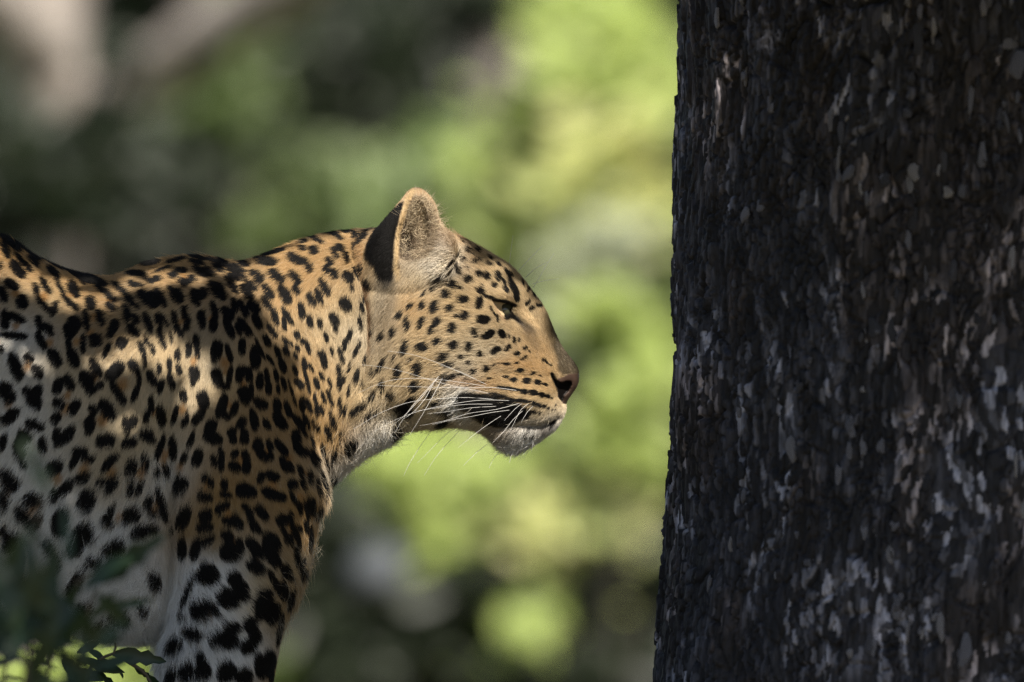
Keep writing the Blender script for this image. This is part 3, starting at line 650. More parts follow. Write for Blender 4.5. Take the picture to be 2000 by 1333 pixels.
# hairs per square metre: shorter hair stands denser; sparse where only a glimpse could show
L_c = np.where((cu < 700) & (L_c < 30), L_c * 0.75, L_c)
dens = 2.3e6 * np.clip(17 / L_c, 0.7, 2.4)
yrel = cen[:, 1] - ymid(1000 + cen[:, 0] / S) * S
dens = dens * np.where(yrel > 0.02, 0.12, 1.0) * np.where(fn[:, 1] > 0.55, 0.4, 1.0)
dens = dens * np.where(cu < -60, 0.15, 1.0) * np.where(cv > 1400, 0.3, 1.0)
def sample_roots(weight, N):
    cdf = np.cumsum(weight); N = int(N)
    t = np.searchsorted(cdf, rng.random(N) * cdf[-1])
    r1, r2 = np.sqrt(rng.random(N)), rng.random(N)
    w = np.stack([1 - r1, r1 * (1 - r2), r1 * r2], 1)
    P = A_[t] * w[:, :1] + B_[t] * w[:, 1:2] + C_[t] * w[:, 2:]
    Nn = BODY_N[tri[t, 0]] * w[:, :1] + BODY_N[tri[t, 1]] * w[:, 1:2] + BODY_N[tri[t, 2]] * w[:, 2:]
    Nn /= np.maximum(np.linalg.norm(Nn, axis=1, keepdims=True), 1e-9)
    return P, Nn
def comb(P, Nn, lift, mess):
    u, v = to_photo(P)
    D2 = DIR_F(u, v); D2 /= np.maximum(np.linalg.norm(D2, axis=1, keepdims=True), 1e-6)
    D = np.stack([D2[:, 0], np.zeros(len(u)), -D2[:, 1]], 1)
    # clumps: whole tufts lean together
    for sc, am in ((0.0035, 0.55), (0.010, 0.45), (0.035, 0.3)):
        for c in range(3): D[:, c] += mess * am * (vnoise(P + 3.7 * c, sc) - 0.5)
    D += mess * 0.22 * rng.standard_normal(D.shape)
    D -= (D * Nn).sum(1, keepdims=True) * Nn
    D /= np.maximum(np.linalg.norm(D, axis=1, keepdims=True), 1e-6)
    D = D * np.cos(lift)[:, None] + Nn * np.sin(lift)[:, None]
    return D, u, v
NPT = 4
def strands(P, Nn, D, L, droop):
    """curves leaving along D, bending back towards the skin"""
    T = D - (D * Nn).sum(1, keepdims=True) * Nn
    pts = np.empty((len(P), NPT, 3), np.float32)
    for k in range(NPT):
        t = k / (NPT - 1)
        pts[:, k] = P + D * (L * t)[:, None] + (T * 0.25 - Nn * droop[:, None]) * (L * t * t)[:, None]
    return pts
def curves_object(name, pts, rad, col, mat, parent):
    n, k = pts.shape[:2]
    hc = bpy.data.hair_curves.new(name)
    hc.add_curves([k] * n)
    hc.attributes['position'].data.foreach_set('vector', pts.astype(np.float32).ravel())
    ra = hc.attributes.get('radius') or hc.attributes.new('radius', 'FLOAT', 'POINT')
    ra.data.foreach_set('value', rad.astype(np.float32).ravel())
    cc = hc.attributes.new('coat', 'FLOAT_COLOR', 'CURVE')
    cc.data.foreach_set('color', np.concatenate([col, np.ones((n, 1))], 1).astype(np.float32).ravel())
    hc.materials.append(mat)
    o = link(name, hc, parent)
    return o

M = Mat('leopard_fur')
att = M.n('ShaderNodeAttribute', attribute_name='coat')
M.l(att.outputs['Color'], M.b.inputs['Base Color'])
M.p(Roughness=0.55, Specular_IOR_Level=0.2)
FUR = M.m

N_H = float((area * dens).sum())
N_H = min(N_H, 720000)
P, Nn = sample_roots(area * dens, N_H)
u, v = to_photo(P)
keep = (poly_sdf(u, v, LEATHER) < 1) & (poly_sdf(u, v, NOSTRIL) < 1) & (poly_sdf(u, v, EYE_OPEN) < 2.5) & ~((poly_sdf(u, v, EAR_IN) > 2) & (rng.random(len(u)) < 0.35))
keep &= ~((line_d(u, v, MOUTH) < 2.0) & (u > 1005))
P, Nn, u, v = P[keep], Nn[keep], u[keep], v[keep]
Lp = np.clip(LEN_F(u, v), 2.5, 60)
Lp = np.where((u < 700) & (Lp < 30), Lp * 0.75, np.where((u > 860) & (Lp > 3), Lp * 1.35 + 1.5, Lp)) * rng.uniform(0.7, 1.2, len(u)) * np.where(rng.random(len(u)) < 0.02, 1.5, 1.0)
L = Lp * S
lift = np.radians(rng.normal(24, 7, len(u))) + np.radians(10) * (Lp > 30)
lift = np.clip(lift, 0.12, 1.2)
ear_in = poly_sdf(u, v, EAR_IN) > 1
D, _, _ = comb(P, Nn, lift, 0.75)
D2, _, _ = comb(P, Nn, lift, 1.5)
sel = ear_in | (Lp > 30)
D = np.where(sel[:, None], D2, D)
# ear back and rim: hair lies upward along the ear
earb = (u > 712) & (u < 870) & (v < 470) & ~ear_in
up = np.array((0.1, 0, 1.0)); T = up - (Nn @ up)[:, None] * Nn; T /= np.maximum(np.linalg.norm(T, axis=1, keepdims=True), 1e-6)
D = np.where((earb & (v + 40 * rng.random(len(u)) < 470))[:, None], 0.9 * T + 0.35 * Nn + 0.2 * rng.standard_normal(D.shape), D)
D /= np.linalg.norm(D, axis=1, keepdims=True)
droop = np.full(len(u), 0.22)
pts = strands(P, Nn, D, L, droop)
colP = P + 0.75 * D * L[:, None]
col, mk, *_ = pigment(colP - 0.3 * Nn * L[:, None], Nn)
val = rng.normal(1.0, 0.13, len(u)) * np.where((u > 860) & (v > 470), rng.normal(1.0, 0.14, len(u)), 1.0)
val = val * (1 + 0.3 * (vnoise(P, 0.0016) - 0.5))
col = np.clip(col * val[:, None], 0.003, 0.85)
# a few hairs are dark-tipped or pale throughout
pale = rng.random(len(u)) < 0.05
col[pale & (mk < 0.5)] = col[pale & (mk < 0.5)] * 0.6 + 0.4 * np.array((0.62, 0.55, 0.44))
tp = np.array([1.0, 0.95, 0.7, 0.12])
r0 = np.clip(0.000075 + 0.0000022 * Lp, 0.00006, 0.00015)
rad = r0[:, None] * tp[None]
fur = curves_object('fur', pts, rad, col, FUR, leopard); fur.matrix_parent_inverse = INV
tag(fur, kind='stuff')

# long stray guard hairs on throat, chest, belly and elbow edges
gz = [(740,862,55,60),(690,905,55,60),(650,950,45,50),(625,1000,25,44),(608,1085,40,55),(585,1140,40,60),(555,1220,30,45),(230,1235,90,70),(290,1235,60,70),(1000,870,50,26),(1050,860,30,20)]
wg = np.zeros(len(area)); 
for (x, y, r, l) in gz: wg = np.maximum(wg, np.exp(-((cu - x) ** 2 + (cv - y) ** 2) / r ** 2))
wg = wg * area * (np.abs(yrel) < 0.16) * (fn[:, 1] < 0.3)
Pg, Ng = sample_roots(wg, 2600)
ug, vg = to_photo(Pg)
Lg = np.zeros(len(ug)) + 20
for (x, y, r, l) in gz: Lg = np.maximum(Lg, l * np.exp(-((ug - x) ** 2 + (vg - y) ** 2) / (1.5 * r) ** 2))
Lg = Lg * S * rng.uniform(0.6, 1.2, len(ug))
Dg, _, _ = comb(Pg, Ng, np.radians(rng.normal(38, 12, len(ug))), 1.8)
pg = strands(Pg, Ng, Dg, Lg, np.full(len(ug), 0.3))
cg, mg, *_ = pigment(Pg, Ng)
cg = cg * 0.5 + 0.5 * np.array((0.66, 0.6, 0.48))
guard = curves_object('guard_hair', pg, np.full(len(ug), 0.00013)[:, None] * tp[None], cg, FUR, leopard); guard.matrix_parent_inverse = INV
tag(guard, kind='stuff')
# wiry pale hair inside the ears
we = area * (poly_sdf(cu, cv, EAR_IN) > 3) * (yrel < 0)
Pe, Ne = sample_roots(we, 2200)
Le = S * rng.uniform(12, 32, len(Pe))
De = np.stack([rng.normal(0.35, 0.5, len(Pe)), -np.abs(rng.normal(0.5, 0.3, len(Pe))), rng.normal(0.35, 0.55, len(Pe))], 1)
De /= np.linalg.norm(De, axis=1, keepdims=True)
pe = strands(Pe, Ne, De, Le, rng.uniform(0.3, 0.9, len(Pe)))
pe[:, 2:, 0] += (rng.normal(0, 0.002, (len(Pe), 1))).astype(np.float32)
eh = curves_object('ear_hair', pe, np.full(len(Pe), 0.00013)[:, None] * tp[None], np.tile(np.array((0.58, 0.47, 0.32)), (len(Pe), 1)) * rng.uniform(0.45, 1.25, (len(Pe), 1)), FUR, leopard)
eh.matrix_parent_inverse = INV
tag(eh, kind='stuff')
# ------------------------------------------------------------------ eyes and whiskers
bvh = BVHTree.FromPolygons([tuple(p) for p in BODY_V.tolist()], QF.tolist())
def skin_at(px, py):
    o = Vector(cam.location); d = (px2w(px, py) - o).normalized()
    hit, nrm, i, dist = bvh.ray_cast(o, d)
    return hit, nrm

def uv_sphere(r, nu=28, nv=18):
    V = []; F = []
    for j in range(nv + 1):
        th = math.pi * j / nv
        for i in range(nu):
            ph = 2 * math.pi * i / nu
            V.append((r * math.sin(th) * math.cos(ph), r * math.sin(th) * math.sin(ph), r * math.cos(th)))
    for j in range(nv):
        for i in range(nu):
            F.append((j * nu + i, (j + 1) * nu + i, (j + 1) * nu + (i + 1) % nu, j * nu + (i + 1) % nu))
    return np.array(V), np.array(F)

M = Mat('eye_white'); M.p(Base_Color=(0.30, 0.27, 0.18, 1), Roughness=0.12, Specular_IOR_Level=0.6)
gm = M.n('ShaderNodeTexNoise'); gm.inputs['Scale'].default_value = 260
M.l(ramp(M, gm.outputs['Fac'], [(0.3, (0.03, 0.029, 0.02)), (0.7, (0.07, 0.067, 0.047))]), M.b.inputs['Base Color'])  # brow shade put into the eye white and iris colours
EYEM = M.m
M = Mat('eye_iris'); gm = M.n('ShaderNodeTexNoise'); gm.inputs['Scale'].default_value = 500
M.l(ramp(M, gm.outputs['Fac'], [(0.3, (0.03, 0.03, 0.018)), (0.7, (0.07, 0.068, 0.042))]), M.b.inputs['Base Color']); M.p(Roughness=0.1)
IRISM = M.m
M = Mat('eye_pupil'); M.p(Base_Color=(0.004, 0.004, 0.004, 1), Roughness=0.08)
gm = M.n('ShaderNodeTexNoise'); M.l(ramp(M, gm.outputs['Fac'], [(0, (0.003, 0.003, 0.003)), (1, (0.006, 0.006, 0.006))]), M.b.inputs['Base Color'])
PUPM = M.m
def disc_on_sphere(r, a0, a1, n=28):
    """spherical cap ring between polar angles a0..a1 about +Z"""
    V = []; F = []
    rings = 5
    for j in range(rings + 1):
        a = a0 + (a1 - a0) * j / rings
        for i in range(n):
            ph = 2 * math.pi * i / n
            V.append((r * math.sin(a) * math.cos(ph), r * math.sin(a) * math.sin(ph), r * math.cos(a)))
    for j in range(rings):
        for i in range(n): F.append((j * n + i, (j + 1) * n + i, (j + 1) * n + (i + 1) % n, j * n + (i + 1) % n))
    return np.array(V), np.array(F)
W_eye = float(trunk_width(np.array([[984.0]]), np.array([[606.0]]))[0, 0])
for sg in (-1, 1):
    V, F = uv_sphere(0.0112)
    e = link('eye', mesh_np('eye', V, F, EYEM), leopard); e.matrix_parent_inverse = INV
    c = px2w(984, 606); c.y = sg * (W_eye * S - 0.0182)
    look = Vector((0.70, sg * 0.70, -0.05)).normalized()
    e.matrix_basis = Matrix.Translation(c) @ look.to_track_quat('Z', 'Y').to_matrix().to_4x4()
    V, F = disc_on_sphere(0.01135, 0.20, 0.62); ir = link('iris', mesh_np('iris', V, F, IRISM), e)
    V, F = disc_on_sphere(0.01145, 0.0001, 0.21); pu = link('pupil', mesh_np('pupil', V, F, PUPM), e)
bpy.context.view_layer.update()

M = Mat('whisker'); gm = M.n('ShaderNodeTexNoise'); gm.inputs['Scale'].default_value = 60
M.l(ramp(M, gm.outputs['Fac'], [(0.3, (0.55, 0.53, 0.51)), (0.7, (0.70, 0.69, 0.67))]), M.b.inputs['Base Color']); M.p(Roughness=0.35)
WHISK = M.m
def tube(pts, r0, r1, sides=5):
    P = np.asarray(pts, float); n = len(P)
    T = np.gradient(P, axis=0); T /= np.linalg.norm(T, axis=1, keepdims=True)
    ref = np.array((0, 1.0, 0.1)); A = np.cross(T, ref); A /= np.linalg.norm(A, axis=1, keepdims=True); B = np.cross(T, A)
    V = []; F = []
    for k in range(n):
        r = r0 + (r1 - r0) * k / (n - 1)
        for s_ in range(sides):
            a = 2 * math.pi * s_ / sides
            V.append(P[k] + r * (math.cos(a) * A[k] + math.sin(a) * B[k]))
    for k in range(n - 1):
        for s_ in range(sides): F.append((k * sides + s_, k * sides + (s_ + 1) % sides, (k + 1) * sides + (s_ + 1) % sides, (k + 1) * sides + s_))
    F.append((0, sides - 1, sides - 2, 1)) if sides >= 4 else None
    return np.array(V), np.array(F)
def whisker(path, out, thick=0.00024, sg=-1):
    """path: photograph pixels from the root; out: how far the tip stands off the cheek (m)"""
    h, _ = skin_at(*path[0])
    if h is None: h = px2w(*path[0])
    y0 = h.y + 0.001
    q = spline_poly(path, 14, closed=False)
    t = np.linspace(0, 1, len(q))
    P = []
    for (x, y), tt in zip(q, t):
        yy = y0 - out * math.sin(min(tt, 1) * 1.6)
        P.append(((x - 1000) * S * (CAM_D + yy) / CAM_D, yy, CAM_Z - (y - 666.5) * S * (CAM_D + yy) / CAM_D))
    P = np.array(P)
    for s2 in (-1, 1):
        Q = P.copy()
        if s2 > 0: Q[:, 1] *= -1
        V, F = tube(Q, thick, 0.00008)
        w = link('whisker', mesh_np('whisker', V, F, WHISK), leopard); w.matrix_parent_inverse = INV
WH = [([(1015,764),(960,757),(900,757),(850,745),(790,727),(745,717),(706,713)],.05),([(958,755),(910,733),(860,711),(805,693),(757,686)],.05),([(940,747),(900,727),(858,713)],.04),
 ([(955,756),(905,748),(850,741),(790,740),(745,748),(700,768)],.06),([(960,770),(900,758),(850,757),(790,755),(735,753)],.05),([(970,781),(915,777),(860,779),(800,786),(745,806),(705,830),(690,838)],.06),
 ([(998,783),(940,782),(880,790),(820,803),(760,826),(725,848)],.065),([(966,790),(915,790),(860,796),(810,804)],.05),([(972,794),(920,797),(870,805),(835,808)],.05),([(1018,787),(970,800),(915,808),(870,822),(820,832)],.06),([(1000,801),(960,806),(920,814),(885,820),(845,830)],.055),
 ([(1020,788),(1005,800),(985,822)],.03),([(1035,787),(1018,800),(1008,818),(995,845)],.035),([(1023,801),(1002,820),(985,842),(962,865)],.04),([(1043,792),(1030,805),(1018,825)],.02),([(980,812),(955,828),(925,850),(895,875)],.06),
 ([(862,730),(835,760),(800,800),(770,847)],.045),([(866,735),(845,775),(822,815),(800,850)],.045),([(856,738),(825,775),(790,812),(762,835)],.045),([(848,745),(833,775),(808,805),(785,820)],.045),
 ([(900,830),(870,850),(840,880),(815,905)],.03),([(905,834),(880,860),(850,895),(828,930)],.03),([(845,838),(822,870),(800,905),(788,930)],.03),([(960,862),(930,885),(905,910)],.02),([(985,872),(965,895),(955,915)],.015),([(1008,872),(998,892),(995,905)],.01)]
for path, out in WH: whisker(path, out)
for path in ([(1041,563),(1052,545),(1066,520),(1082,495)],[(1012,530),(1035,505),(1060,480)],[(994,520),(998,490),(1002,460)],[(1040,555),(1065,548),(1092,545)],[(1026,543),(1045,525),(1070,512)]): whisker(path, 0.012, 0.00026)
# ------------------------------------------------------------------ the dark tree trunk beside the leopard
TR_R = 0.372                                     # radius at the leopard's height
TRUNK_EDGE = [(-1200,1352),(0,1337),(200,1333),(350,1326),(500,1317),(700,1319),(850,1318),(1000,1310),(1150,1297),(1333,1285),(1480,1262),(1625,1225)]   # left outline: row, column
TR_Y = -0.03
tree = link('old_tree', None)
tree.location = ((1320 - 1000) * S + TR_R, TR_Y, 0)
tag(tree, 'thick dark tree trunk with cracked charcoal bark and pale grey flakes', 'tree')
TINV = Matrix.Translation(-Vector(tree.location))

M = Mat('bark')
att = M.n('ShaderNodeAttribute', attribute_name='bark')
n1 = M.n('ShaderNodeTexNoise'); n1.inputs['Scale'].default_value = 420; n1.inputs['Detail'].default_value = 4
tc = M.n('ShaderNodeTexCoord'); mp = M.n('ShaderNodeMapping'); mp.inputs['Scale'].default_value = (1, 1, 0.16)
M.l(tc.outputs['Object'], mp.inputs[0]); M.l(mp.outputs[0], n1.inputs['Vector'])
mx = M.n('ShaderNodeMixRGB', blend_type='MULTIPLY'); mx.inputs[0].default_value = 0.6
M.l(att.outputs['Color'], mx.inputs[1]); M.l(ramp(M, n1.outputs['Fac'], [(0.3, (0.35, 0.35, 0.37)), (0.7, (1.25, 1.22, 1.2))]), mx.inputs[2])
M.l(mx.outputs[0], M.b.inputs['Base Color'])
bp = M.n('ShaderNodeBump'); bp.inputs['Strength'].default_value = 0.8; bp.inputs['Distance'].default_value = 0.002
M.l(n1.outputs['Fac'], bp.inputs['Height']); M.l(bp.outputs[0], M.b.inputs['Normal'])
M.p(Roughness=0.75, Specular_IOR_Level=0.3)
BARK = M.m

def worley(a, z, ca, cz, seed):
    """anisotropic cells in arc/height metres: F1, F2, cell random numbers"""
    r = np.random.default_rng(seed); T = r.random((128, 128, 4)).astype(np.float32)
    x = a / ca; y = z / cz
    y = y + 0.5 * (np.floor(x) % 2)
    ix, iy = np.floor(x).astype(int), np.floor(y).astype(int)
    f1 = np.full(a.shape, 9.0, np.float32); f2 = f1.copy(); rid = np.zeros(a.shape + (2,), np.float32)
    for dx in (-1, 0, 1):
        for dy in (-1, 0, 1):
            t = T[(ix + dx) % 128, (iy + dy) % 128]
            px_, py_ = ix + dx + 0.1 + 0.8 * t[..., 0], iy + dy + 0.1 + 0.8 * t[..., 1]
            d = np.sqrt((px_ - x) ** 2 + (py_ - y) ** 2)
            c = d < f1
            f2 = np.where(c, f1, np.minimum(f2, d)); f1 = np.where(c, d, f1)
            rid = np.where(c[..., None], t[..., 2:4], rid)
    return f1, f2, rid
def n2(a, z, sa, sz, off=0.0):
    return vnoise(np.stack([a.ravel() / sa, z.ravel() / sz, np.full(a.size, off)], 1), 1.0).reshape(a.shape)

TH0 = math.radians(-90)                          # facing the camera
th = np.concatenate([np.linspace(-math.pi, -1.9, 40)[:-1], np.linspace(-1.9, 1.9, 760), np.linspace(1.9, math.pi, 40)[1:-1]])
zz_ = np.concatenate([np.linspace(-0.03, 0.1, 20)[:-1], np.linspace(0.1, 1.05, 520), np.linspace(1.05, 2.6, 60)[1:]])
TH, ZT = np.meshgrid(th, zz_, indexing='ij')
row = 666.5 - (ZT - CAM_Z) / S
left = np.interp(row, [r for r, c in TRUNK_EDGE], [c for r, c in TRUNK_EDGE])
Rz = TR_R + (1320 - left) * S * 0.75
cx = tree.location.x - (1320 - left) * S * 0.25
arc = TH * TR_R
wa = arc + 0.02 * (n2(arc, ZT, 0.05, 0.09) - 0.5) + 0.006 * (n2(arc, ZT, 0.012, 0.03, 3) - 0.5)
wz = ZT + 0.03 * (n2(arc, ZT, 0.05, 0.06, 9) - 0.5)
f1, f2, rid = worley(wa, wz, 0.0066, 0.0185, 5)
g1, g2, rid2 = worley(wa + 1.3, wz, 0.030, 0.075, 6)
soft = n2(arc, ZT, 0.018, 0.05, 90)
crack = 1 - (1 - sm(0.02, 0.22, f2 - f1)) * sm(0.25, 0.6, soft); crack2 = sm(0.0, 0.10, g2 - g1)
broad = n2(arc, ZT, 0.12, 0.16, 21); fine = n2(arc, ZT, 0.004, 0.02, 33)
disp = 0.0045 * crack * (0.45 + 0.9 * rid[..., 0]) + 0.006 * crack2 * (0.3 + rid2[..., 0]) + 0.002 * (fine - 0.5) + 0.012 * (broad - 0.5) + 0.008 * (n2(arc, ZT, 0.04, 0.2, 40) - 0.5)
RR = Rz + disp - 0.004
X = cx + RR * np.sin(TH); Y = TR_Y - RR * np.cos(TH)
Vt = np.stack([X, Y, ZT], -1).reshape(-1, 3)
na, nzz = TH.shape
ii, jj = np.meshgrid(np.arange(na), np.arange(nzz - 1), indexing='ij')
a0 = ii * nzz + jj; a1 = ((ii + 1) % na) * nzz + jj
Ft = np.stack([a0, a1, a1 + 1, a0 + 1], -1).reshape(-1, 4)
# bark pigment: charcoal ground, grey flakes of old outer bark, blue sky fill put into both
zone = sm(0.40, 0.70, 0.55 * n2(arc, ZT, 0.10, 0.13, 51) + 0.45 * n2(arc, ZT, 0.035, 0.05, 55))
streak = n2(arc, ZT, 0.0035, 0.03, 61) * n2(arc, ZT, 0.012, 0.05, 62)
tone = np.clip(rid[..., 1] ** 6.0 * (0.2 + 1.8 * zone), 0, 1.2) * (0.35 + 0.65 * crack) * (0.45 + 0.9 * n2(arc, ZT, 0.003, 0.012, 63))
mid = rid[..., 0] * sm(0.15, 0.45, streak)
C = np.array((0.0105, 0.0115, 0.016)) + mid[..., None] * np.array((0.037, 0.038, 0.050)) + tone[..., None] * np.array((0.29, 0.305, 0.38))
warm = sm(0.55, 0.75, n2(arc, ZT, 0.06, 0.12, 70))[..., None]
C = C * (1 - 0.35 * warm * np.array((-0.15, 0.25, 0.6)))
tm = mesh_np('trunk', Vt, Ft, BARK)
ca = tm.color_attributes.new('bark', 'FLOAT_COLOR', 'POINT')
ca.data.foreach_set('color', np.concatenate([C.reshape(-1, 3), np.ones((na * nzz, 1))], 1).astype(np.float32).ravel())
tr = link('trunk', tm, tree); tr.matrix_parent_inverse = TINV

# loose flakes of pale outer bark, each a small slab of its own
M = Mat('bark_flake')
oi = M.n('ShaderNodeObjectInfo')
n1 = M.n('ShaderNodeTexNoise'); n1.inputs['Scale'].default_value = 300; n1.inputs['Detail'].default_value = 4
tc = M.n('ShaderNodeTexCoord'); mp = M.n('ShaderNodeMapping'); mp.inputs['Scale'].default_value = (1, 1, 0.12)
M.l(tc.outputs['Object'], mp.inputs[0]); M.l(mp.outputs[0], n1.inputs['Vector'])
b1 = ramp(M, oi.outputs['Random'], [(0, (0.024, 0.026, 0.032)), (0.45, (0.08, 0.084, 0.104)), (0.8, (0.20, 0.208, 0.25)), (1, (0.32, 0.315, 0.33))])  # bark greys with the blue of the sky fill put in
mx = M.n('ShaderNodeMixRGB', blend_type='MULTIPLY'); mx.inputs[0].default_value = 0.8
M.l(b1, mx.inputs[1]); M.l(ramp(M, n1.outputs['Fac'], [(0.36, (0.22, 0.21, 0.22)), (0.62, (1.1, 1.1, 1.1))]), mx.inputs[2])
M.l(mx.outputs[0], M.b.inputs['Base Color'])
bp = M.n('ShaderNodeBump'); bp.inputs['Strength'].default_value = 0.9; bp.inputs['Distance'].default_value = 0.0015
M.l(n1.outputs['Fac'], bp.inputs['Height']); M.l(bp.outputs[0], M.b.inputs['Normal'])
M.p(Roughness=0.8, Specular_IOR_Level=0.25)
FLAKE = M.m
flakes = []
for k in range(14):
    n = 9; r = random.Random(100 + k)
    out = []
    for i in range(n):
        a = 2 * math.pi * i / n
        e = 1 / max(abs(math.cos(a)) ** 3.2 + abs(math.sin(a)) ** 3.2, 1e-6) ** (1 / 3.2)
        q = r.uniform(0.5, 1.15) * e
        out.append((0.5 * q * math.cos(a), 0.5 * q * math.sin(a)))
    V = []; F = []
    for lay, (sc, h) in enumerate(((1.08, -0.35), (1.0, 0.10), (0.74, 0.42))):
        for (x, z) in out: V.append((x * sc, -(h + r.uniform(-.05, .05)), z * sc))
    V.append((r.uniform(-.05, .05), -0.5, 0))
    for lay in (0, 1):
        for i in range(n):
            F.append((lay * n + i, lay * n + (i + 1) % n, (lay + 1) * n + (i + 1) % n)); F.append((lay * n + i, (lay + 1) * n + (i + 1) % n, (lay + 1) * n + i))
    for i in range(n): F.append((2 * n + i, 2 * n + (i + 1) % n, 3 * n))
    flakes.append(mesh_np('bark_flake', V, F, FLAKE))
PALE_AT = [(1760,80),(1790,115),(1690,90),(1650,60),(1735,110),(1920,40),(1940,100),(1900,30),(1955,150),(1980,60),(1930,250),(1960,280),(1935,350),(1940,410),(1745,340),(1760,430),(1740,370),(1850,380),(1690,640),(1715,650),(1665,660),(1970,690),(1975,740),(1955,850),(1700,870),(1815,815),(1690,930),(1440,960),(1580,1010),(1700,1080),(1690,1090),
 (1395,1130),(1750,1160),(1760,1180),(1815,1200),(1700,1240),(1860,1260),(1945,860),(1975,980),(1430,600),(1450,430),(1460,190),(1480,230),(1370,120),(1370,40),(1600,250),(1620,265),(1540,880),(1665,900),(1620,330),(1870,210),(1890,330),(1840,530),(1560,760)]
rf = random.Random(5); placed = 0
for k in range(280):
    if k < len(PALE_AT): p_, q_ = PALE_AT[k]; p_ += rf.uniform(-8, 8); q_ += rf.uniform(-8, 8); big = rf.uniform(0.9, 1.6)
    else:
        if rf.random() < 0.7:
            c_ = rf.choice(PALE_AT); p_ = c_[0] + rf.gauss(0, 45); q_ = c_[1] + rf.gauss(0, 70)
        else: p_ = rf.uniform(1335, 2100); q_ = rf.uniform(-60, 1400)
        big = rf.uniform(0.5, 1.05)
    s_ = (p_ - 1000) * S - tree.location.x
    if abs(s_) > 0.335: continue
    t_ = math.asin(s_ / (TR_R + 0.004))
    z_ = CAM_Z - (q_ - 666.5) * S
    i_ = int(np.argmin(np.abs(th - t_))); j_ = int(np.argmin(np.abs(zz_ - z_)))
    rr_ = RR[i_, j_]
    o = link('bark_flake', flakes[rf.randrange(len(flakes))], tree)
    o.matrix_parent_inverse = TINV
    w_ = rf.uniform(8, 24) * big * S; h_ = rf.uniform(16, 56) * big * S
    o.location = (cx[i_, j_] + (rr_ + 0.0005) * math.sin(t_), TR_Y - (rr_ + 0.0005) * math.cos(t_), z_)
    o.rotation_euler = (rf.uniform(-.08, .08), rf.uniform(-.22, .22), t_ + rf.uniform(-.1, .1))
    o.scale = (w_, rf.uniform(0.0025, 0.0045), h_)

# ------------------------------------------------------------------ foliage tools
def leaf_mat(name, c0, c1, trans=0.35, rough=0.45):
    M = Mat(name)
    at = M.n('ShaderNodeAttribute', attribute_name='hue')
    col = ramp(M, at.outputs['Fac'], [(0, c0), (1, c1)])
    M.l(col, M.b.inputs['Base Color']); M.p(Roughness=rough, Specular_IOR_Level=0.4)
    tr_ = M.n('ShaderNodeBsdfTranslucent')
    br = M.n('ShaderNodeMixRGB', blend_type='MULTIPLY'); br.inputs[0].default_value = 1; M.l(col, br.inputs[1]); br.inputs[2].default_value = (1.4, 1.35, 0.7, 1)
    M.l(br.outputs[0], tr_.inputs[0])
    ms = M.n('ShaderNodeMixShader'); ms.inputs[0].default_value = trans
    M.l(M.b.outputs[0], ms.inputs[1]); M.l(tr_.outputs[0], ms.inputs[2])
    M.l(ms.outputs[0], M.t.nodes['Material Output'].inputs['Surface'])
    return M.m
LEAF_OUT = np.array([(0, 0, 0), (0.30, 0.16, 0.03), (0.68, 0.15, 0.02), (1, 0, -0.05), (0.68, -0.15, 0.02), (0.30, -0.16, 0.03), (0.35, 0, -0.03), (0.7, 0, -0.035)])
LEAF_F = np.array([(0, 6, 1), (1, 6, 7), (1, 7, 2), (2, 7, 3), (3, 7, 4), (4, 7, 5), (5, 7, 6), (5, 6, 0)])
def leaf_cloud(name, P, size, mat, r, facing=None, spread=1.0, hue=None):
    """many single leaves as one mesh: P centres (n,3), size (n,)"""
    n = len(P)
    X = r.standard_normal((n, 3)); X[:, 2] -= 0.3
    if facing is not None: Nn_ = spread * r.standard_normal((n, 3)) + np.array(facing)
    else: Nn_ = r.standard_normal((n, 3)); Nn_[:, 2] = np.abs(Nn_[:, 2]) + 0.5
    Nn_ /= np.linalg.norm(Nn_, axis=1, keepdims=True)
    X -= (X * Nn_).sum(1, keepdims=True) * Nn_; X /= np.linalg.norm(X, axis=1, keepdims=True)
    Yv = np.cross(Nn_, X)
    L = LEAF_OUT - np.array((0.5, 0, 0))
    V = P[:, None] + size[:, None, None] * (L[None, :, 0:1] * X[:, None] + 1.25 * L[None, :, 1:2] * Yv[:, None] + L[None, :, 2:3] * Nn_[:, None])
    F = (np.arange(n) * 8)[:, None, None] + LEAF_F[None]
    me = mesh_np(name, V.reshape(-1, 3), F.reshape(-1, 3), mat)
    h = hue if hue is not None else r.random(n)
    a = me.attributes.new('hue', 'FLOAT', 'POINT'); a.data.foreach_set('value', np.repeat(h, 8).astype(np.float32))
    return me
def limb_mesh(name, pts, radii, mat, sides=10):
    """tapered, slightly crooked limb"""
    P = np.asarray(pts, float); R_ = np.asarray(radii, float)
    T = np.gradient(P, axis=0); T /= np.linalg.norm(T, axis=1, keepdims=True)
    ref = np.array((0.31, 0.9, 0.2)); A = np.cross(T, ref); A /= np.linalg.norm(A, axis=1, keepdims=True); B = np.cross(T, A)
    V = []; F = []
    for k in range(len(P)):
        for s_ in range(sides):
            a = 2 * math.pi * s_ / sides
            w = R_[k] * (1 + 0.12 * math.sin(3 * a + k * 1.7) + 0.06 * math.sin(5 * a + k))
            V.append(P[k] + w * (math.cos(a) * A[k] + math.sin(a) * B[k]))
    for k in range(len(P) - 1):
        for s_ in range(sides): F.append((k * sides + s_, k * sides + (s_ + 1) % sides, (k + 1) * sides + (s_ + 1) % sides, (k + 1) * sides + s_))
    return mesh_np(name, V, F, mat)

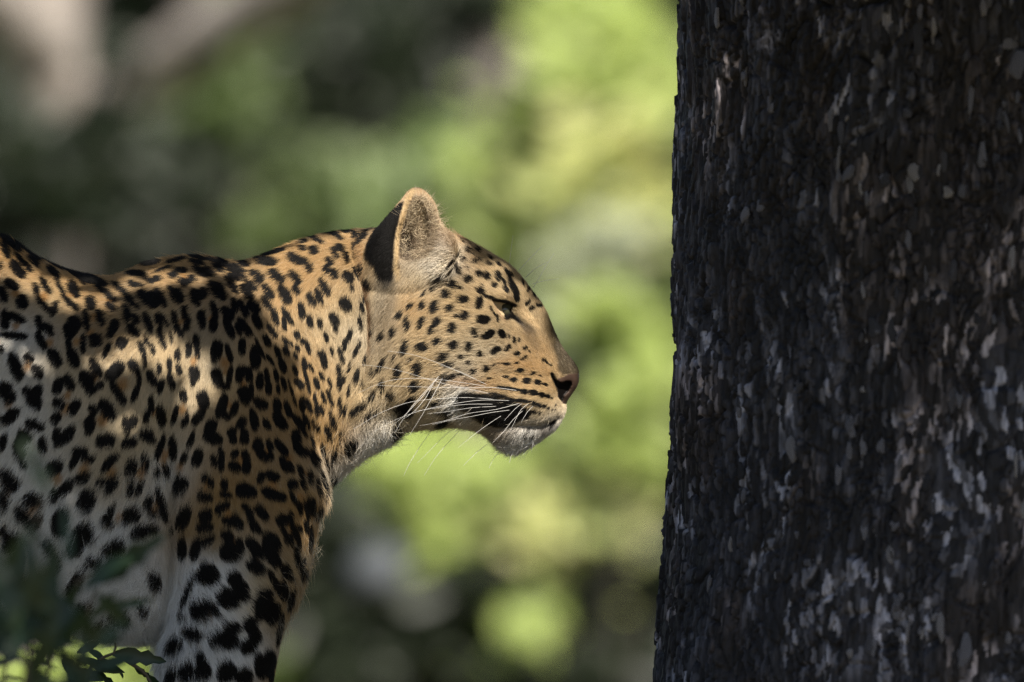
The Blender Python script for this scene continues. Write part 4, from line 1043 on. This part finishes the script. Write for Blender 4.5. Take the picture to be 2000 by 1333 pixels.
# ------------------------------------------------------------------ the tree's low crown over the leopard: leaves and gaps make the dappled shade
LIT = [(y_, spline_poly(p, 12)) for y_, p in (     # depth of the skin there (m), outline of the sunny patch
 (-.075, [(478,420),(486,500),(505,570),(520,640),(548,710),(580,780),(606,850),(640,905),(660,1000),(1000,1000),(1180,900),(1200,700),(1140,520),(1000,420),(860,330),(760,330)]),
 (-.065, [(250,515),(330,495),(400,505),(395,545),(360,572),(300,568),(262,560)]),
 (-.085, [(-60,400),(20,440),(80,480),(150,515),(205,545),(222,590),(190,606),(128,636),(96,618),(50,596),(-60,580)]),
 (-.150, [(-60,640),(40,655),(66,690),(20,692),(-60,680)]),
 (-.150, [(70,680),(94,680),(114,728),(106,744),(82,722)]),
 (-.140, [(176,672),(205,668),(250,690),(234,720),(205,726)]),
 (-.130, [(245,672),(290,635),(330,640),(372,656),(406,690),(402,745),(388,806),(366,812),(358,762),(320,746),(290,724),(262,714)]),
 (-.150, [(226,764),(252,774),(276,812),(264,834),(234,808)]),
 (-.085, [(590,1060),(606,1060),(600,1120),(580,1120)]))]
def lit_at(P):
    """does the straight line from the sun through P meet a sunny patch of the leopard"""
    s_ = np.array(SUN)
    ok = np.zeros(len(P), bool)
    for y_, poly in LIT:
        t = (P[:, 1] - y_) / s_[1]
        Q = P - t[:, None] * s_
        u = 1000 + Q[:, 0] / S; v = 666.5 - (Q[:, 2] - CAM_Z) / S
        ok |= poly_sdf(u, v, poly) > 2
    return ok
CROWN = leaf_mat('crown_leaf', (0.035, 0.065, 0.016), (0.075, 0.12, 0.03), 0.22)
rc = np.random.default_rng(21)
n = 26000
tu = rc.uniform(-1300, 2750, n); tv = rc.uniform(200, 1750, n); ty = rc.uniform(-0.42, -0.02, n); tt = rc.uniform(1.15, 1.9, n)
tu[:7000] = rc.uniform(-900, 480, 7000); tv[:7000] = rc.uniform(750, 1650, 7000); ty[:7000] = rc.uniform(-1.6, -0.4, 7000)
Pc = np.stack([(tu - 1000) * S, ty, CAM_Z - (tv - 666.5) * S], 1) + tt[:, None] * np.array(SUN)
sz = rc.uniform(0.035, 0.07, n)
ok = Pc[:, 2] > CAM_Z + 0.387 * (CAM_D + Pc[:, 1]) / CAM_D + 0.07
for ang in np.arange(8) * math.pi / 4:
    for fr in (0.0, 0.30):
        off = np.stack([np.cos(ang) * sz * fr, np.zeros(n), np.sin(ang) * sz * fr], 1)
        ok &= ~lit_at(Pc + off)
Pc, sz = Pc[ok], sz[ok]
cm = leaf_cloud('crown', Pc, sz, CROWN, rc, facing=tuple(SUN), spread=0.55)
crown = link('crown', cm, tree); crown.matrix_parent_inverse = TINV
tag(crown, kind='stuff')
TW = px2w(1000, 666)
for (p0, p1, r0_) in (((0.52, -0.3, 2.55), (-1.2, -1.5, 2.1), 0.03), ((0.55, -0.2, 2.4), (0.9, -1.5, 2.0), 0.035), ((0.6, -0.2, 2.3), (0.75, -1.1, 1.7), 0.016), ((0.1, -0.9, 2.2), (0.35, -1.6, 1.75), 0.014)):
    p0, p1 = np.array(p0), np.array(p1)
    t = np.linspace(0, 1, 9)[:, None]
    q = p0 + (p1 - p0) * t + 0.05 * np.sin(t * 7 + p0[0]) * np.array((0.3, 0.2, 1.0))
    if lit_at(q).any(): continue
    bo = link('branch', limb_mesh('branch', q, r0_ * (1 - 0.6 * t[:, 0]), BARK, 8), tree); bo.matrix_parent_inverse = TINV
# ------------------------------------------------------------------ ground
M = Mat('ground')
n1 = M.n('ShaderNodeTexNoise'); n1.inputs['Scale'].default_value = 1.4; n1.inputs['Detail'].default_value = 6
M.l(ramp(M, n1.outputs['Fac'], [(0.35, (0.05, 0.055, 0.022)), (0.5, (0.12, 0.10, 0.055)), (0.65, (0.22, 0.18, 0.12))]), M.b.inputs['Base Color'])
M.p(Roughness=0.95, Specular_IOR_Level=0.1)
gxs = np.concatenate([np.linspace(-300, -10, 12)[:-1], np.linspace(-10, 10, 61), np.linspace(10, 300, 12)[1:]])
gys = np.concatenate([np.linspace(-60, -6, 10)[:-1], np.linspace(-6, 30, 90), np.linspace(30, 500, 14)[1:]])
GX, GY = np.meshgrid(gxs, gys, indexing='ij')
GZ = -0.75 * sm(0.8, 8.0, GY) + 0.05 * (n2(GX, GY, 2.0, 2.0, 5) - 0.5) * sm(1.5, 4, np.hypot(GX, GY))
ii, jj = np.meshgrid(np.arange(len(gxs) - 1), np.arange(len(gys) - 1), indexing='ij'); g0 = ii * len(gys) + jj
ground = link('ground', mesh_np('ground', np.stack([GX, GY, GZ], -1).reshape(-1, 3), np.stack([g0, g0 + len(gys), g0 + len(gys) + 1, g0 + 1], -1).reshape(-1, 4), M.m))
tag(ground, kind='structure')

# ------------------------------------------------------------------ background bush and trees, far out of focus
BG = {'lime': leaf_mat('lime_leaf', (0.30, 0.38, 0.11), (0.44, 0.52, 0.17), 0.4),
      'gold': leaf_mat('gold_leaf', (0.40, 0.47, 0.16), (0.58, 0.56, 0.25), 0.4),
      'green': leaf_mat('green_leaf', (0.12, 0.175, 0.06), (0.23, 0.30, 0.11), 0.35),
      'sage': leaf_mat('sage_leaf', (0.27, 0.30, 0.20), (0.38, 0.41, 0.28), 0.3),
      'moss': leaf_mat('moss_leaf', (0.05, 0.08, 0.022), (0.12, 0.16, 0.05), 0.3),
      'dark': leaf_mat('dark_leaf', (0.006, 0.011, 0.004), (0.017, 0.026, 0.008), 0.25)}  # near-black: shade within the trees put into the leaf colour
M = Mat('pale_wood')
n1 = M.n('ShaderNodeTexNoise'); n1.inputs['Scale'].default_value = 9; n1.inputs['Detail'].default_value = 5
M.l(ramp(M, n1.outputs['Fac'], [(0.35, (0.22, 0.19, 0.165)), (0.65, (0.38, 0.335, 0.29))]), M.b.inputs['Base Color']); M.p(Roughness=0.9)
bp = M.n('ShaderNodeBump'); bp.inputs['Distance'].default_value = 0.02; M.l(n1.outputs['Fac'], bp.inputs['Height']); M.l(bp.outputs[0], M.b.inputs['Normal'])
WOOD = M.m
M = Mat('dark_wood')
n1 = M.n('ShaderNodeTexNoise'); n1.inputs['Scale'].default_value = 9
M.l(ramp(M, n1.outputs['Fac'], [(0.35, (0.03, 0.025, 0.02)), (0.65, (0.07, 0.06, 0.05))]), M.b.inputs['Base Color']); M.p(Roughness=0.9)
DARKW = M.m
M = Mat('pale_rock')
n1 = M.n('ShaderNodeTexNoise'); n1.inputs['Scale'].default_value = 6; n1.inputs['Detail'].default_value = 6
M.l(ramp(M, n1.outputs['Fac'], [(0.35, (0.045, 0.052, 0.058)), (0.65, (0.085, 0.092, 0.10))]), M.b.inputs['Base Color']); M.p(Roughness=0.9)
ROCK = M.m

GLOW = -0.76
def bush(name, label, cat, blobs, dist, kind, dens=1.0, group=None, leaf=(0.05, 0.10), seed=1):
    """blobs: (px, py, half width px, half height px[, kind]); one plant: stems from the ground, leaves in clumps"""
    r = np.random.default_rng(seed)
    k = S * dist / CAM_D
    c0 = px2w(blobs[0][0], blobs[0][1], dist)
    root = link(name, None); root.location = (c0.x, c0.y, GLOW); tag(root, label, cat, group)
    inv = Matrix.Translation(-Vector(root.location))
    Ps = []
    split = []
    for (x, y, rx, ry) in blobs:
        split.append((x, y, rx * 0.72, ry * 0.72))
        for _ in range(5):
            a = r.uniform(0, 2 * math.pi); q = r.uniform(0.35, 1.0)
            split.append((x + rx * q * math.cos(a), y + ry * q * math.sin(a), rx * r.uniform(0.2, 0.5), ry * r.uniform(0.2, 0.5)))
    for bi, (x, y, rx, ry) in enumerate(split):
        c = px2w(x, y, dist + r.uniform(-0.25, 0.25))
        m = int(dens * 15 * (rx * ry) ** 0.5)
        q = r.standard_normal((m, 3)); q /= np.linalg.norm(q, axis=1, keepdims=True); q *= r.random((m, 1)) ** 0.45
        q[:, 0] *= rx * k; q[:, 2] *= ry * k; q[:, 1] *= min(rx, ry) * k * 1.2
        # uneven clumps
        w = vnoise(q + seed, 0.09); q = q[w > 0.36]
        Ps.append(q + np.array(c))
        m2 = int(0.018 * m); q2 = r.standard_normal((m2, 3)) * np.array((rx * k, rx * k, ry * k)) * 1.25; Ps.append(q2 + np.array(c))
        if bi % 6: continue
        st = np.array([(root.location.x + r.uniform(-.1, .1), c.y, GLOW), ((root.location.x + c.x) / 2 + r.uniform(-.05, .05), c.y + r.uniform(-.05, .05), (c.z + GLOW) * 0.5), (c.x, c.y, c.z)])
        o = link('stem', limb_mesh('stem', spline_poly(st, 0.15, closed=False), np.linspace(0.005, 0.003, len(spline_poly(st, 0.15, closed=False))), DARKW, 6), root); o.matrix_parent_inverse = inv
    P = np.concatenate(Ps); P = P[P[:, 2] > GLOW + 0.02]
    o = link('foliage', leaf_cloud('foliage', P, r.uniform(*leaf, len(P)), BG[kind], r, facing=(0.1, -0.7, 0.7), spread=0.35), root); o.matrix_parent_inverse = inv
    tag(o, kind='stuff')
    return root


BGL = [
 # dim layer, shade put into the dark leaves
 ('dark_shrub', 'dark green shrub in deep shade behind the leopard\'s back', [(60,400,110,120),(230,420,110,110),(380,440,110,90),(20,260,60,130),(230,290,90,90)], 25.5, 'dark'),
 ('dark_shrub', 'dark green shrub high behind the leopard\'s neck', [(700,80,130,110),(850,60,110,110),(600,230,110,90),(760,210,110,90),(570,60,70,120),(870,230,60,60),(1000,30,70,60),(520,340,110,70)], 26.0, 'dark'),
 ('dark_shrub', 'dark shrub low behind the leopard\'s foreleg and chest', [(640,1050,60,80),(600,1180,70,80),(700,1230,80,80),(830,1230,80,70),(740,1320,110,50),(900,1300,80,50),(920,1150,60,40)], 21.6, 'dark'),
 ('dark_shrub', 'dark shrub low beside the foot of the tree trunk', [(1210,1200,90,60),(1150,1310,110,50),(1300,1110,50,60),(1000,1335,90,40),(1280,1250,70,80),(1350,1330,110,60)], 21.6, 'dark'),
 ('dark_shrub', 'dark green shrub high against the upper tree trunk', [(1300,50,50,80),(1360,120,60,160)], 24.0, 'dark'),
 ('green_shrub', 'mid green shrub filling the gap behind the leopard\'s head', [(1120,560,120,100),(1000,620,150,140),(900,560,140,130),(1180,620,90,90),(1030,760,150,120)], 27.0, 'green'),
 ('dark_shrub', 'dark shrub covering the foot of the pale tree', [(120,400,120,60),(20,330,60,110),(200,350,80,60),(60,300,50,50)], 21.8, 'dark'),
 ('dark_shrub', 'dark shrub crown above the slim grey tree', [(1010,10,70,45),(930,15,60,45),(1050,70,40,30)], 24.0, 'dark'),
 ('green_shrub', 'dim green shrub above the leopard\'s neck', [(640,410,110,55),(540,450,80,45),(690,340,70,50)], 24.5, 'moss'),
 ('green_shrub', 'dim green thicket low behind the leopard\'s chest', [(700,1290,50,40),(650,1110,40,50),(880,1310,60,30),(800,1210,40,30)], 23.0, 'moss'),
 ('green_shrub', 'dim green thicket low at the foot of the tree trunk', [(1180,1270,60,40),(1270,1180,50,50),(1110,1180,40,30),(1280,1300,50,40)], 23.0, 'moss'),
 ('dark_shrub', 'dark leaves added to hide the fork of the pale tree', [(190,245,60,50),(100,270,60,40),(222,110,22,40)], 21.8, 'dark'),
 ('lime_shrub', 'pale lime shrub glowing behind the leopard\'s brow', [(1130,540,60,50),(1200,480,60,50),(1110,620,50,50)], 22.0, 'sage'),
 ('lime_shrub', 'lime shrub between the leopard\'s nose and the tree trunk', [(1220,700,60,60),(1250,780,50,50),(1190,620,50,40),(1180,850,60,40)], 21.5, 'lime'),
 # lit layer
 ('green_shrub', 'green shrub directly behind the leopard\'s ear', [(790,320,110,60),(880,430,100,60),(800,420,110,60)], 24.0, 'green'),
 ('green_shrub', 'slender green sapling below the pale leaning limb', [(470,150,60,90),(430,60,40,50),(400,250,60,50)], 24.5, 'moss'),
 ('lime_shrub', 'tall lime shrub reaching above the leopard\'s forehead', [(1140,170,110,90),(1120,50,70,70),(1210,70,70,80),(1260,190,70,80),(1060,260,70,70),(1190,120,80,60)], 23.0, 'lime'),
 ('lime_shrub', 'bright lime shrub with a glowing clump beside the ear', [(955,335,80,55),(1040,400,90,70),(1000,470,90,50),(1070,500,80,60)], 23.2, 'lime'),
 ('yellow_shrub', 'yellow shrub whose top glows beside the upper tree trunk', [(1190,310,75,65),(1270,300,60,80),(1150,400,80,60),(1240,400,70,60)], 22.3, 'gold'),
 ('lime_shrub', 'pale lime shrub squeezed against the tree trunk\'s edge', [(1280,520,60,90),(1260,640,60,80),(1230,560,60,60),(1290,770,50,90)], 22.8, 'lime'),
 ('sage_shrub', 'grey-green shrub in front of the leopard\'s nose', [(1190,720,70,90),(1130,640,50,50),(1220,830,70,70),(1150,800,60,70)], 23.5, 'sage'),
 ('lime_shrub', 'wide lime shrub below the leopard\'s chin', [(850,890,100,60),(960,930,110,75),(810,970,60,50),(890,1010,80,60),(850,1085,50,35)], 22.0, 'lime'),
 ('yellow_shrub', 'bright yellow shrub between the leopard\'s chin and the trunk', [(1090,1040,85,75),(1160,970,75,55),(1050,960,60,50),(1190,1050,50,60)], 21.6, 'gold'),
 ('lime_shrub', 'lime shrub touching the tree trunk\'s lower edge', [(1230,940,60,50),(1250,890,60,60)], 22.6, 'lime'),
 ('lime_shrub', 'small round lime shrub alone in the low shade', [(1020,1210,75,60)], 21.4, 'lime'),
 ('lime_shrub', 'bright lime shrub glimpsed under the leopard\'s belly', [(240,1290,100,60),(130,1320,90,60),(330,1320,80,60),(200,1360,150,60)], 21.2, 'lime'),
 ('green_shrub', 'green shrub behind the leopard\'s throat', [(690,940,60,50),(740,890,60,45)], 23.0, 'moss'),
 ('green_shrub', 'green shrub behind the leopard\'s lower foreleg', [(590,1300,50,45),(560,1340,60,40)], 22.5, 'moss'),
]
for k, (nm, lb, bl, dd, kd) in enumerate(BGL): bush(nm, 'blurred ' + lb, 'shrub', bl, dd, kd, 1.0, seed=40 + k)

# pale tree with a leaning limb
pt = link('pale_tree', None); c = px2w(90, 666, 23.0); pt.location = (c.x, c.y, GLOW)
tag(pt, 'blurred pale grey tree with a thick leaning limb, left background', 'tree')
pinv = Matrix.Translation(-Vector(pt.location))
def px_limb(parent, inv, name, pts, dist, mat=WOOD, sides=12):
    q = spline_poly([tuple(px2w(x, y, dist + dd)) for x, y, w, dd in pts], 0.08, closed=False)
    w = np.interp(np.linspace(0, 1, len(q)), np.linspace(0, 1, len(pts)), [p[2] * S * dist / CAM_D for p in pts])
    o = link(name, limb_mesh(name, q, w, mat, sides), parent); o.matrix_parent_inverse = inv
    return o
px_limb(pt, pinv, 'trunk', [(60,1300,70,0.3),(90,600,62,0.2),(110,330,58,0.1),(90,120,80,0),(80,-150,85,0)], 23.0)
px_limb(pt, pinv, 'limb', [(100,300,45,0.05),(200,210,50,-0.2),(330,110,52,-0.4),(480,20,58,-0.6),(700,-140,55,-0.9)], 23.0)
px_limb(pt, pinv, 'limb', [(90,100,60,-0.05),(20,20,50,-0.2),(-120,-90,45,-0.4)], 23.0)
ct = link('grey_tree', None); c = px2w(950, 666, 25.5); ct.location = (c.x, c.y, GLOW)
tag(ct, 'blurred slim grey tree rising behind the leopard\'s head', 'tree'); cinv = Matrix.Translation(-Vector(ct.location))
px_limb(ct, cinv, 'trunk', [(930,1260,30,0),(925,600,30,0),(940,300,32,0),(960,150,40,-0.1),(985,40,36,-0.1),(1000,-150,30,0)], 25.5)

# pale boulders
def boulder(label, x, y, rx, ry, dist, seed):
    V, F = uv_sphere(1.0, 26, 16); r_ = V + 0.0
    d = 1 + 0.35 * (vnoise(V + seed * 7.1, 0.7) - 0.5) + 0.15 * (vnoise(V + seed * 3.3, 0.25) - 0.5)
    k = S * dist / CAM_D; c = px2w(x, y, dist)
    V = V * d[:, None] * np.array((rx * k, rx * k, ry * k))
    o = link('boulder', mesh_np('boulder', V, F, ROCK)); o.location = (c.x, c.y, c.z)
    tag(o, label, 'boulder', 'pale boulders in the background')
boulder('blurred pale blue-grey boulder low behind the leopard\'s chest', 740, 1118, 58, 56, 20.6, 1)
boulder('blurred pale boulder seen just above the leopard\'s withers', 320, 520, 62, 45, 27.0, 2)
boulder('blurred pale boulder between the yellow shrub and the tree trunk', 1110, 820, 55, 70, 26.5, 3)

# the shaded wood behind: close-set dark trees whose crowns hang over the frame
rb = np.random.default_rng(77)
def dark_tree(x, y, h, r, seed, label):
    root = link('dark_tree', None); root.location = (x, y, GLOW); tag(root, label, 'tree', 'dark trees of the wood behind')
    inv = Matrix.Translation(-Vector(root.location)); r_ = np.random.default_rng(seed)
    q = spline_poly([(x, y, GLOW - 0.05), (x + r_.uniform(-.1, .1), y, h * 0.4), (x + r_.uniform(-.3, .3), y, h * 0.8)], 0.4, closed=False)
    o = link('trunk', limb_mesh('trunk', q, np.linspace(0.16, 0.07, len(q)), DARKW, 10), root); o.matrix_parent_inverse = inv
    Ps = []
    for k in range(26):
        a = r_.uniform(0, 2 * math.pi); rr = r * math.sqrt(r_.random()); zc = r_.uniform(-0.5, h)
        c = np.array((x + rr * math.cos(a), y + rr * math.sin(a) * 0.8, zc))
        m = 230; g = r_.standard_normal((m, 3)) * np.array((0.45, 0.45, 0.3)) + c
        Ps.append(g)
    P = np.concatenate(Ps); P = P[P[:, 2] > GLOW + 0.05]
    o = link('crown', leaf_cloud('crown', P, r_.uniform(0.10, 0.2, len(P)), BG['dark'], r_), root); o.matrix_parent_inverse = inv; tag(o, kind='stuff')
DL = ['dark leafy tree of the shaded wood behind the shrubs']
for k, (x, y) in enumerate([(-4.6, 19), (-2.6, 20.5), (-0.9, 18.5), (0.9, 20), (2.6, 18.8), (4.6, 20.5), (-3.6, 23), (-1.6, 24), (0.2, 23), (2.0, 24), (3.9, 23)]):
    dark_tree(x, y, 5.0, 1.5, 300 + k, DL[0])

# the thicket goes on beyond both sides of the view: one leafy mass
THK = leaf_mat('thicket_leaf', (0.02, 0.035, 0.012), (0.42, 0.50, 0.17), 0.35)
rt = np.random.default_rng(91); Ps = []; Hs = []
for k in range(150):
    x = rt.uniform(-3600, -230) if k % 2 else rt.uniform(1650, 5600)
    c = px2w(x, rt.uniform(-350, 1333), rt.uniform(21.5, 25.5))
    m = 220; q = rt.standard_normal((m, 3)) * np.array((0.13, 0.11, 0.10)) + np.array(c)
    h = rt.choice((0.03, 0.06, 0.12, 0.3, 0.55, 0.8))
    Ps.append(q); Hs.append(np.clip(h + rt.normal(0, 0.05, m), 0, 1))
P = np.concatenate(Ps); H = np.concatenate(Hs); kk = P[:, 2] > GLOW + 0.02
th_ = link('thicket', leaf_cloud('thicket', P[kk], rt.uniform(0.07, 0.13, kk.sum()), THK, rt, facing=(0.1, -0.7, 0.7), spread=0.4, hue=H[kk])); tag(th_, kind='stuff')
tag(th_, 'leafy thicket of mixed dark and lime greens beyond the shrubs', 'thicket')
# ------------------------------------------------------------------ leafy shrub in front of the leopard's belly
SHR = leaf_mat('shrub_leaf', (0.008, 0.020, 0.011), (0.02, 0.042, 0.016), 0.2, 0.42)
M = Mat('shrub_stem'); n1 = M.n('ShaderNodeTexNoise'); n1.inputs['Scale'].default_value = 80
M.l(ramp(M, n1.outputs['Fac'], [(0.3, (0.05, 0.04, 0.025)), (0.7, (0.11, 0.085, 0.05))]), M.b.inputs['Base Color']); M.p(Roughness=0.8)
STEM = M.m
shrub = link('leafy_shrub', None); b0 = px2w(60, 1620, CAM_D - 0.55); shrub.location = (b0.x, b0.y, 0)
tag(shrub, 'dark green shrub with long leaves in front of the leopard\'s belly', 'shrub')
SINV = Matrix.Translation(-Vector(shrub.location))
def shrub_leaf(seed, ragged=False):
    """a pointed, folded, slightly wavy leaf of unit length along X"""
    r = random.Random(seed); n = 9; V = []; F = []
    for k in range(n):
        t = k / (n - 1)
        w = 0.15 * math.sin(math.pi * min(1, t * 0.96 + 0.03)) ** 0.8 * (1.15 - 0.35 * t)
        if ragged and k in (4, 6): w *= 0.6
        bend = -0.22 * t * t + 0.03 * math.sin(6 * t + seed)
        V += [(t, w * (1 + r.uniform(-.06, .06)), bend + 0.05 * abs(w) * 4), (t, 0, bend - 0.012), (t, -w * (1 + r.uniform(-.06, .06)), bend + 0.05 * abs(w) * 4)]
    for k in range(n - 1):
        for s_ in (0, 1): F.append((3 * k + s_, 3 * k + s_ + 1, 3 * k + 4 + s_, 3 * k + 3 + s_))
    me = mesh_np('leaf', V, F, SHR)
    a = me.attributes.new('hue', 'FLOAT', 'POINT'); a.data.foreach_set('value', np.full(len(V), r.random(), np.float32))
    return me
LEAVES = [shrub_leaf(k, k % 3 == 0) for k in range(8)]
def put_leaf(px, py, qx, qy, dist, roll=0.0, dq=0.0, k=0):
    """leaf from base pixel to tip pixel at a distance"""
    a = px2w(px, py, dist); b = px2w(qx, qy, dist + dq)
    X = (b - a); L = X.length; X = X / L
    vw = Vector((0, -1, 0.25)); Z = (vw - vw.dot(X) * X).normalized(); Yv = Z.cross(X)
    c, s_ = math.cos(roll), math.sin(roll)
    Y2 = c * Yv + s_ * Z; Z2 = X.cross(Y2)
    o = link('leaf', LEAVES[k % len(LEAVES)], shrub); o.matrix_parent_inverse = SINV
    m = Matrix((X, Y2, Z2)).transposed().to_4x4()
    o.matrix_basis = Matrix.Translation(a) @ m @ Matrix.Diagonal((L, L * random.uniform(0.85, 1.25), L, 1))
DN = CAM_D - 0.55
# big blurred leaves against the flank
BIGL = [(95,960,48,858,-.75,.2),(128,1100,142,985,-.6,.9),(115,1110,70,1010,-.6,1.1),(175,1140,320,1050,-.5,.3),(160,1150,250,1080,-.5,-.4),(70,1200,58,1040,-.7,.2),(30,1230,-10,1060,-.7,.3),(100,1230,90,1060,-.6,-.5),(190,1160,255,1230,-.5,.3),(150,1180,190,1270,-.55,.5),(90,1250,160,1180,-.6,.2),
 (20,1300,60,1150,-.7,-.3),(60,1330,120,1200,-.6,.4),(140,1260,110,1150,-.5,.1),(40,1180,20,1080,-.6,.6),(170,1210,235,1160,-.45,.7),(205,1190,300,1170,-.4,.2),(10,1130,40,1050,-.6,.2)]
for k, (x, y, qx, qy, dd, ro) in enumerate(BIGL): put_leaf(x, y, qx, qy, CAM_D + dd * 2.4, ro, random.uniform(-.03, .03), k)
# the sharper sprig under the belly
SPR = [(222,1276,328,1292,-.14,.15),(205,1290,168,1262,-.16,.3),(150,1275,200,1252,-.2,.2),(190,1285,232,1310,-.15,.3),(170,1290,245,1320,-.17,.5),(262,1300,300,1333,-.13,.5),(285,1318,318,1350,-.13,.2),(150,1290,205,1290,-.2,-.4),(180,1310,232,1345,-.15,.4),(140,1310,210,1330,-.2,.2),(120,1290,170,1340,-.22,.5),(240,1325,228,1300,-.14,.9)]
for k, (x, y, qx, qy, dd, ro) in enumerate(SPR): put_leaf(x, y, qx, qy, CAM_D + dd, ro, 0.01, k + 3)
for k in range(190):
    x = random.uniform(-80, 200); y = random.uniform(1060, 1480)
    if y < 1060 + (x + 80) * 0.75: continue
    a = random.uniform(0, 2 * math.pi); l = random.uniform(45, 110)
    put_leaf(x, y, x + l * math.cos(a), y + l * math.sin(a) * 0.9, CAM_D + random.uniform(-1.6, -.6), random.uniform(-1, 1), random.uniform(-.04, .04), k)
for k, (pts, dd) in enumerate([([(60,1620),(80,1400),(110,1250),(150,1140),(180,1120)],-.85),([(60,1620),(40,1420),(60,1240),(60,1080),(90,950)],-1.2),([(70,1620),(140,1400),(180,1300),(222,1276),(225,1255)],-.16),([(222,1276),(262,1300),(285,1318),(300,1345)],-.13),([(50,1620),(10,1400),(10,1250),(20,1130)],-1.0),([(70,1620),(120,1440),(150,1330),(170,1200),(190,1150)],-.8)]):
    q = spline_poly([tuple(px2w(x, y, CAM_D + dd)) for x, y in pts], 0.02, closed=False)
    o = link('stem', limb_mesh('stem', q, np.linspace(0.0032, 0.0012, len(q)), STEM, 6), shrub); o.matrix_parent_inverse = SINV
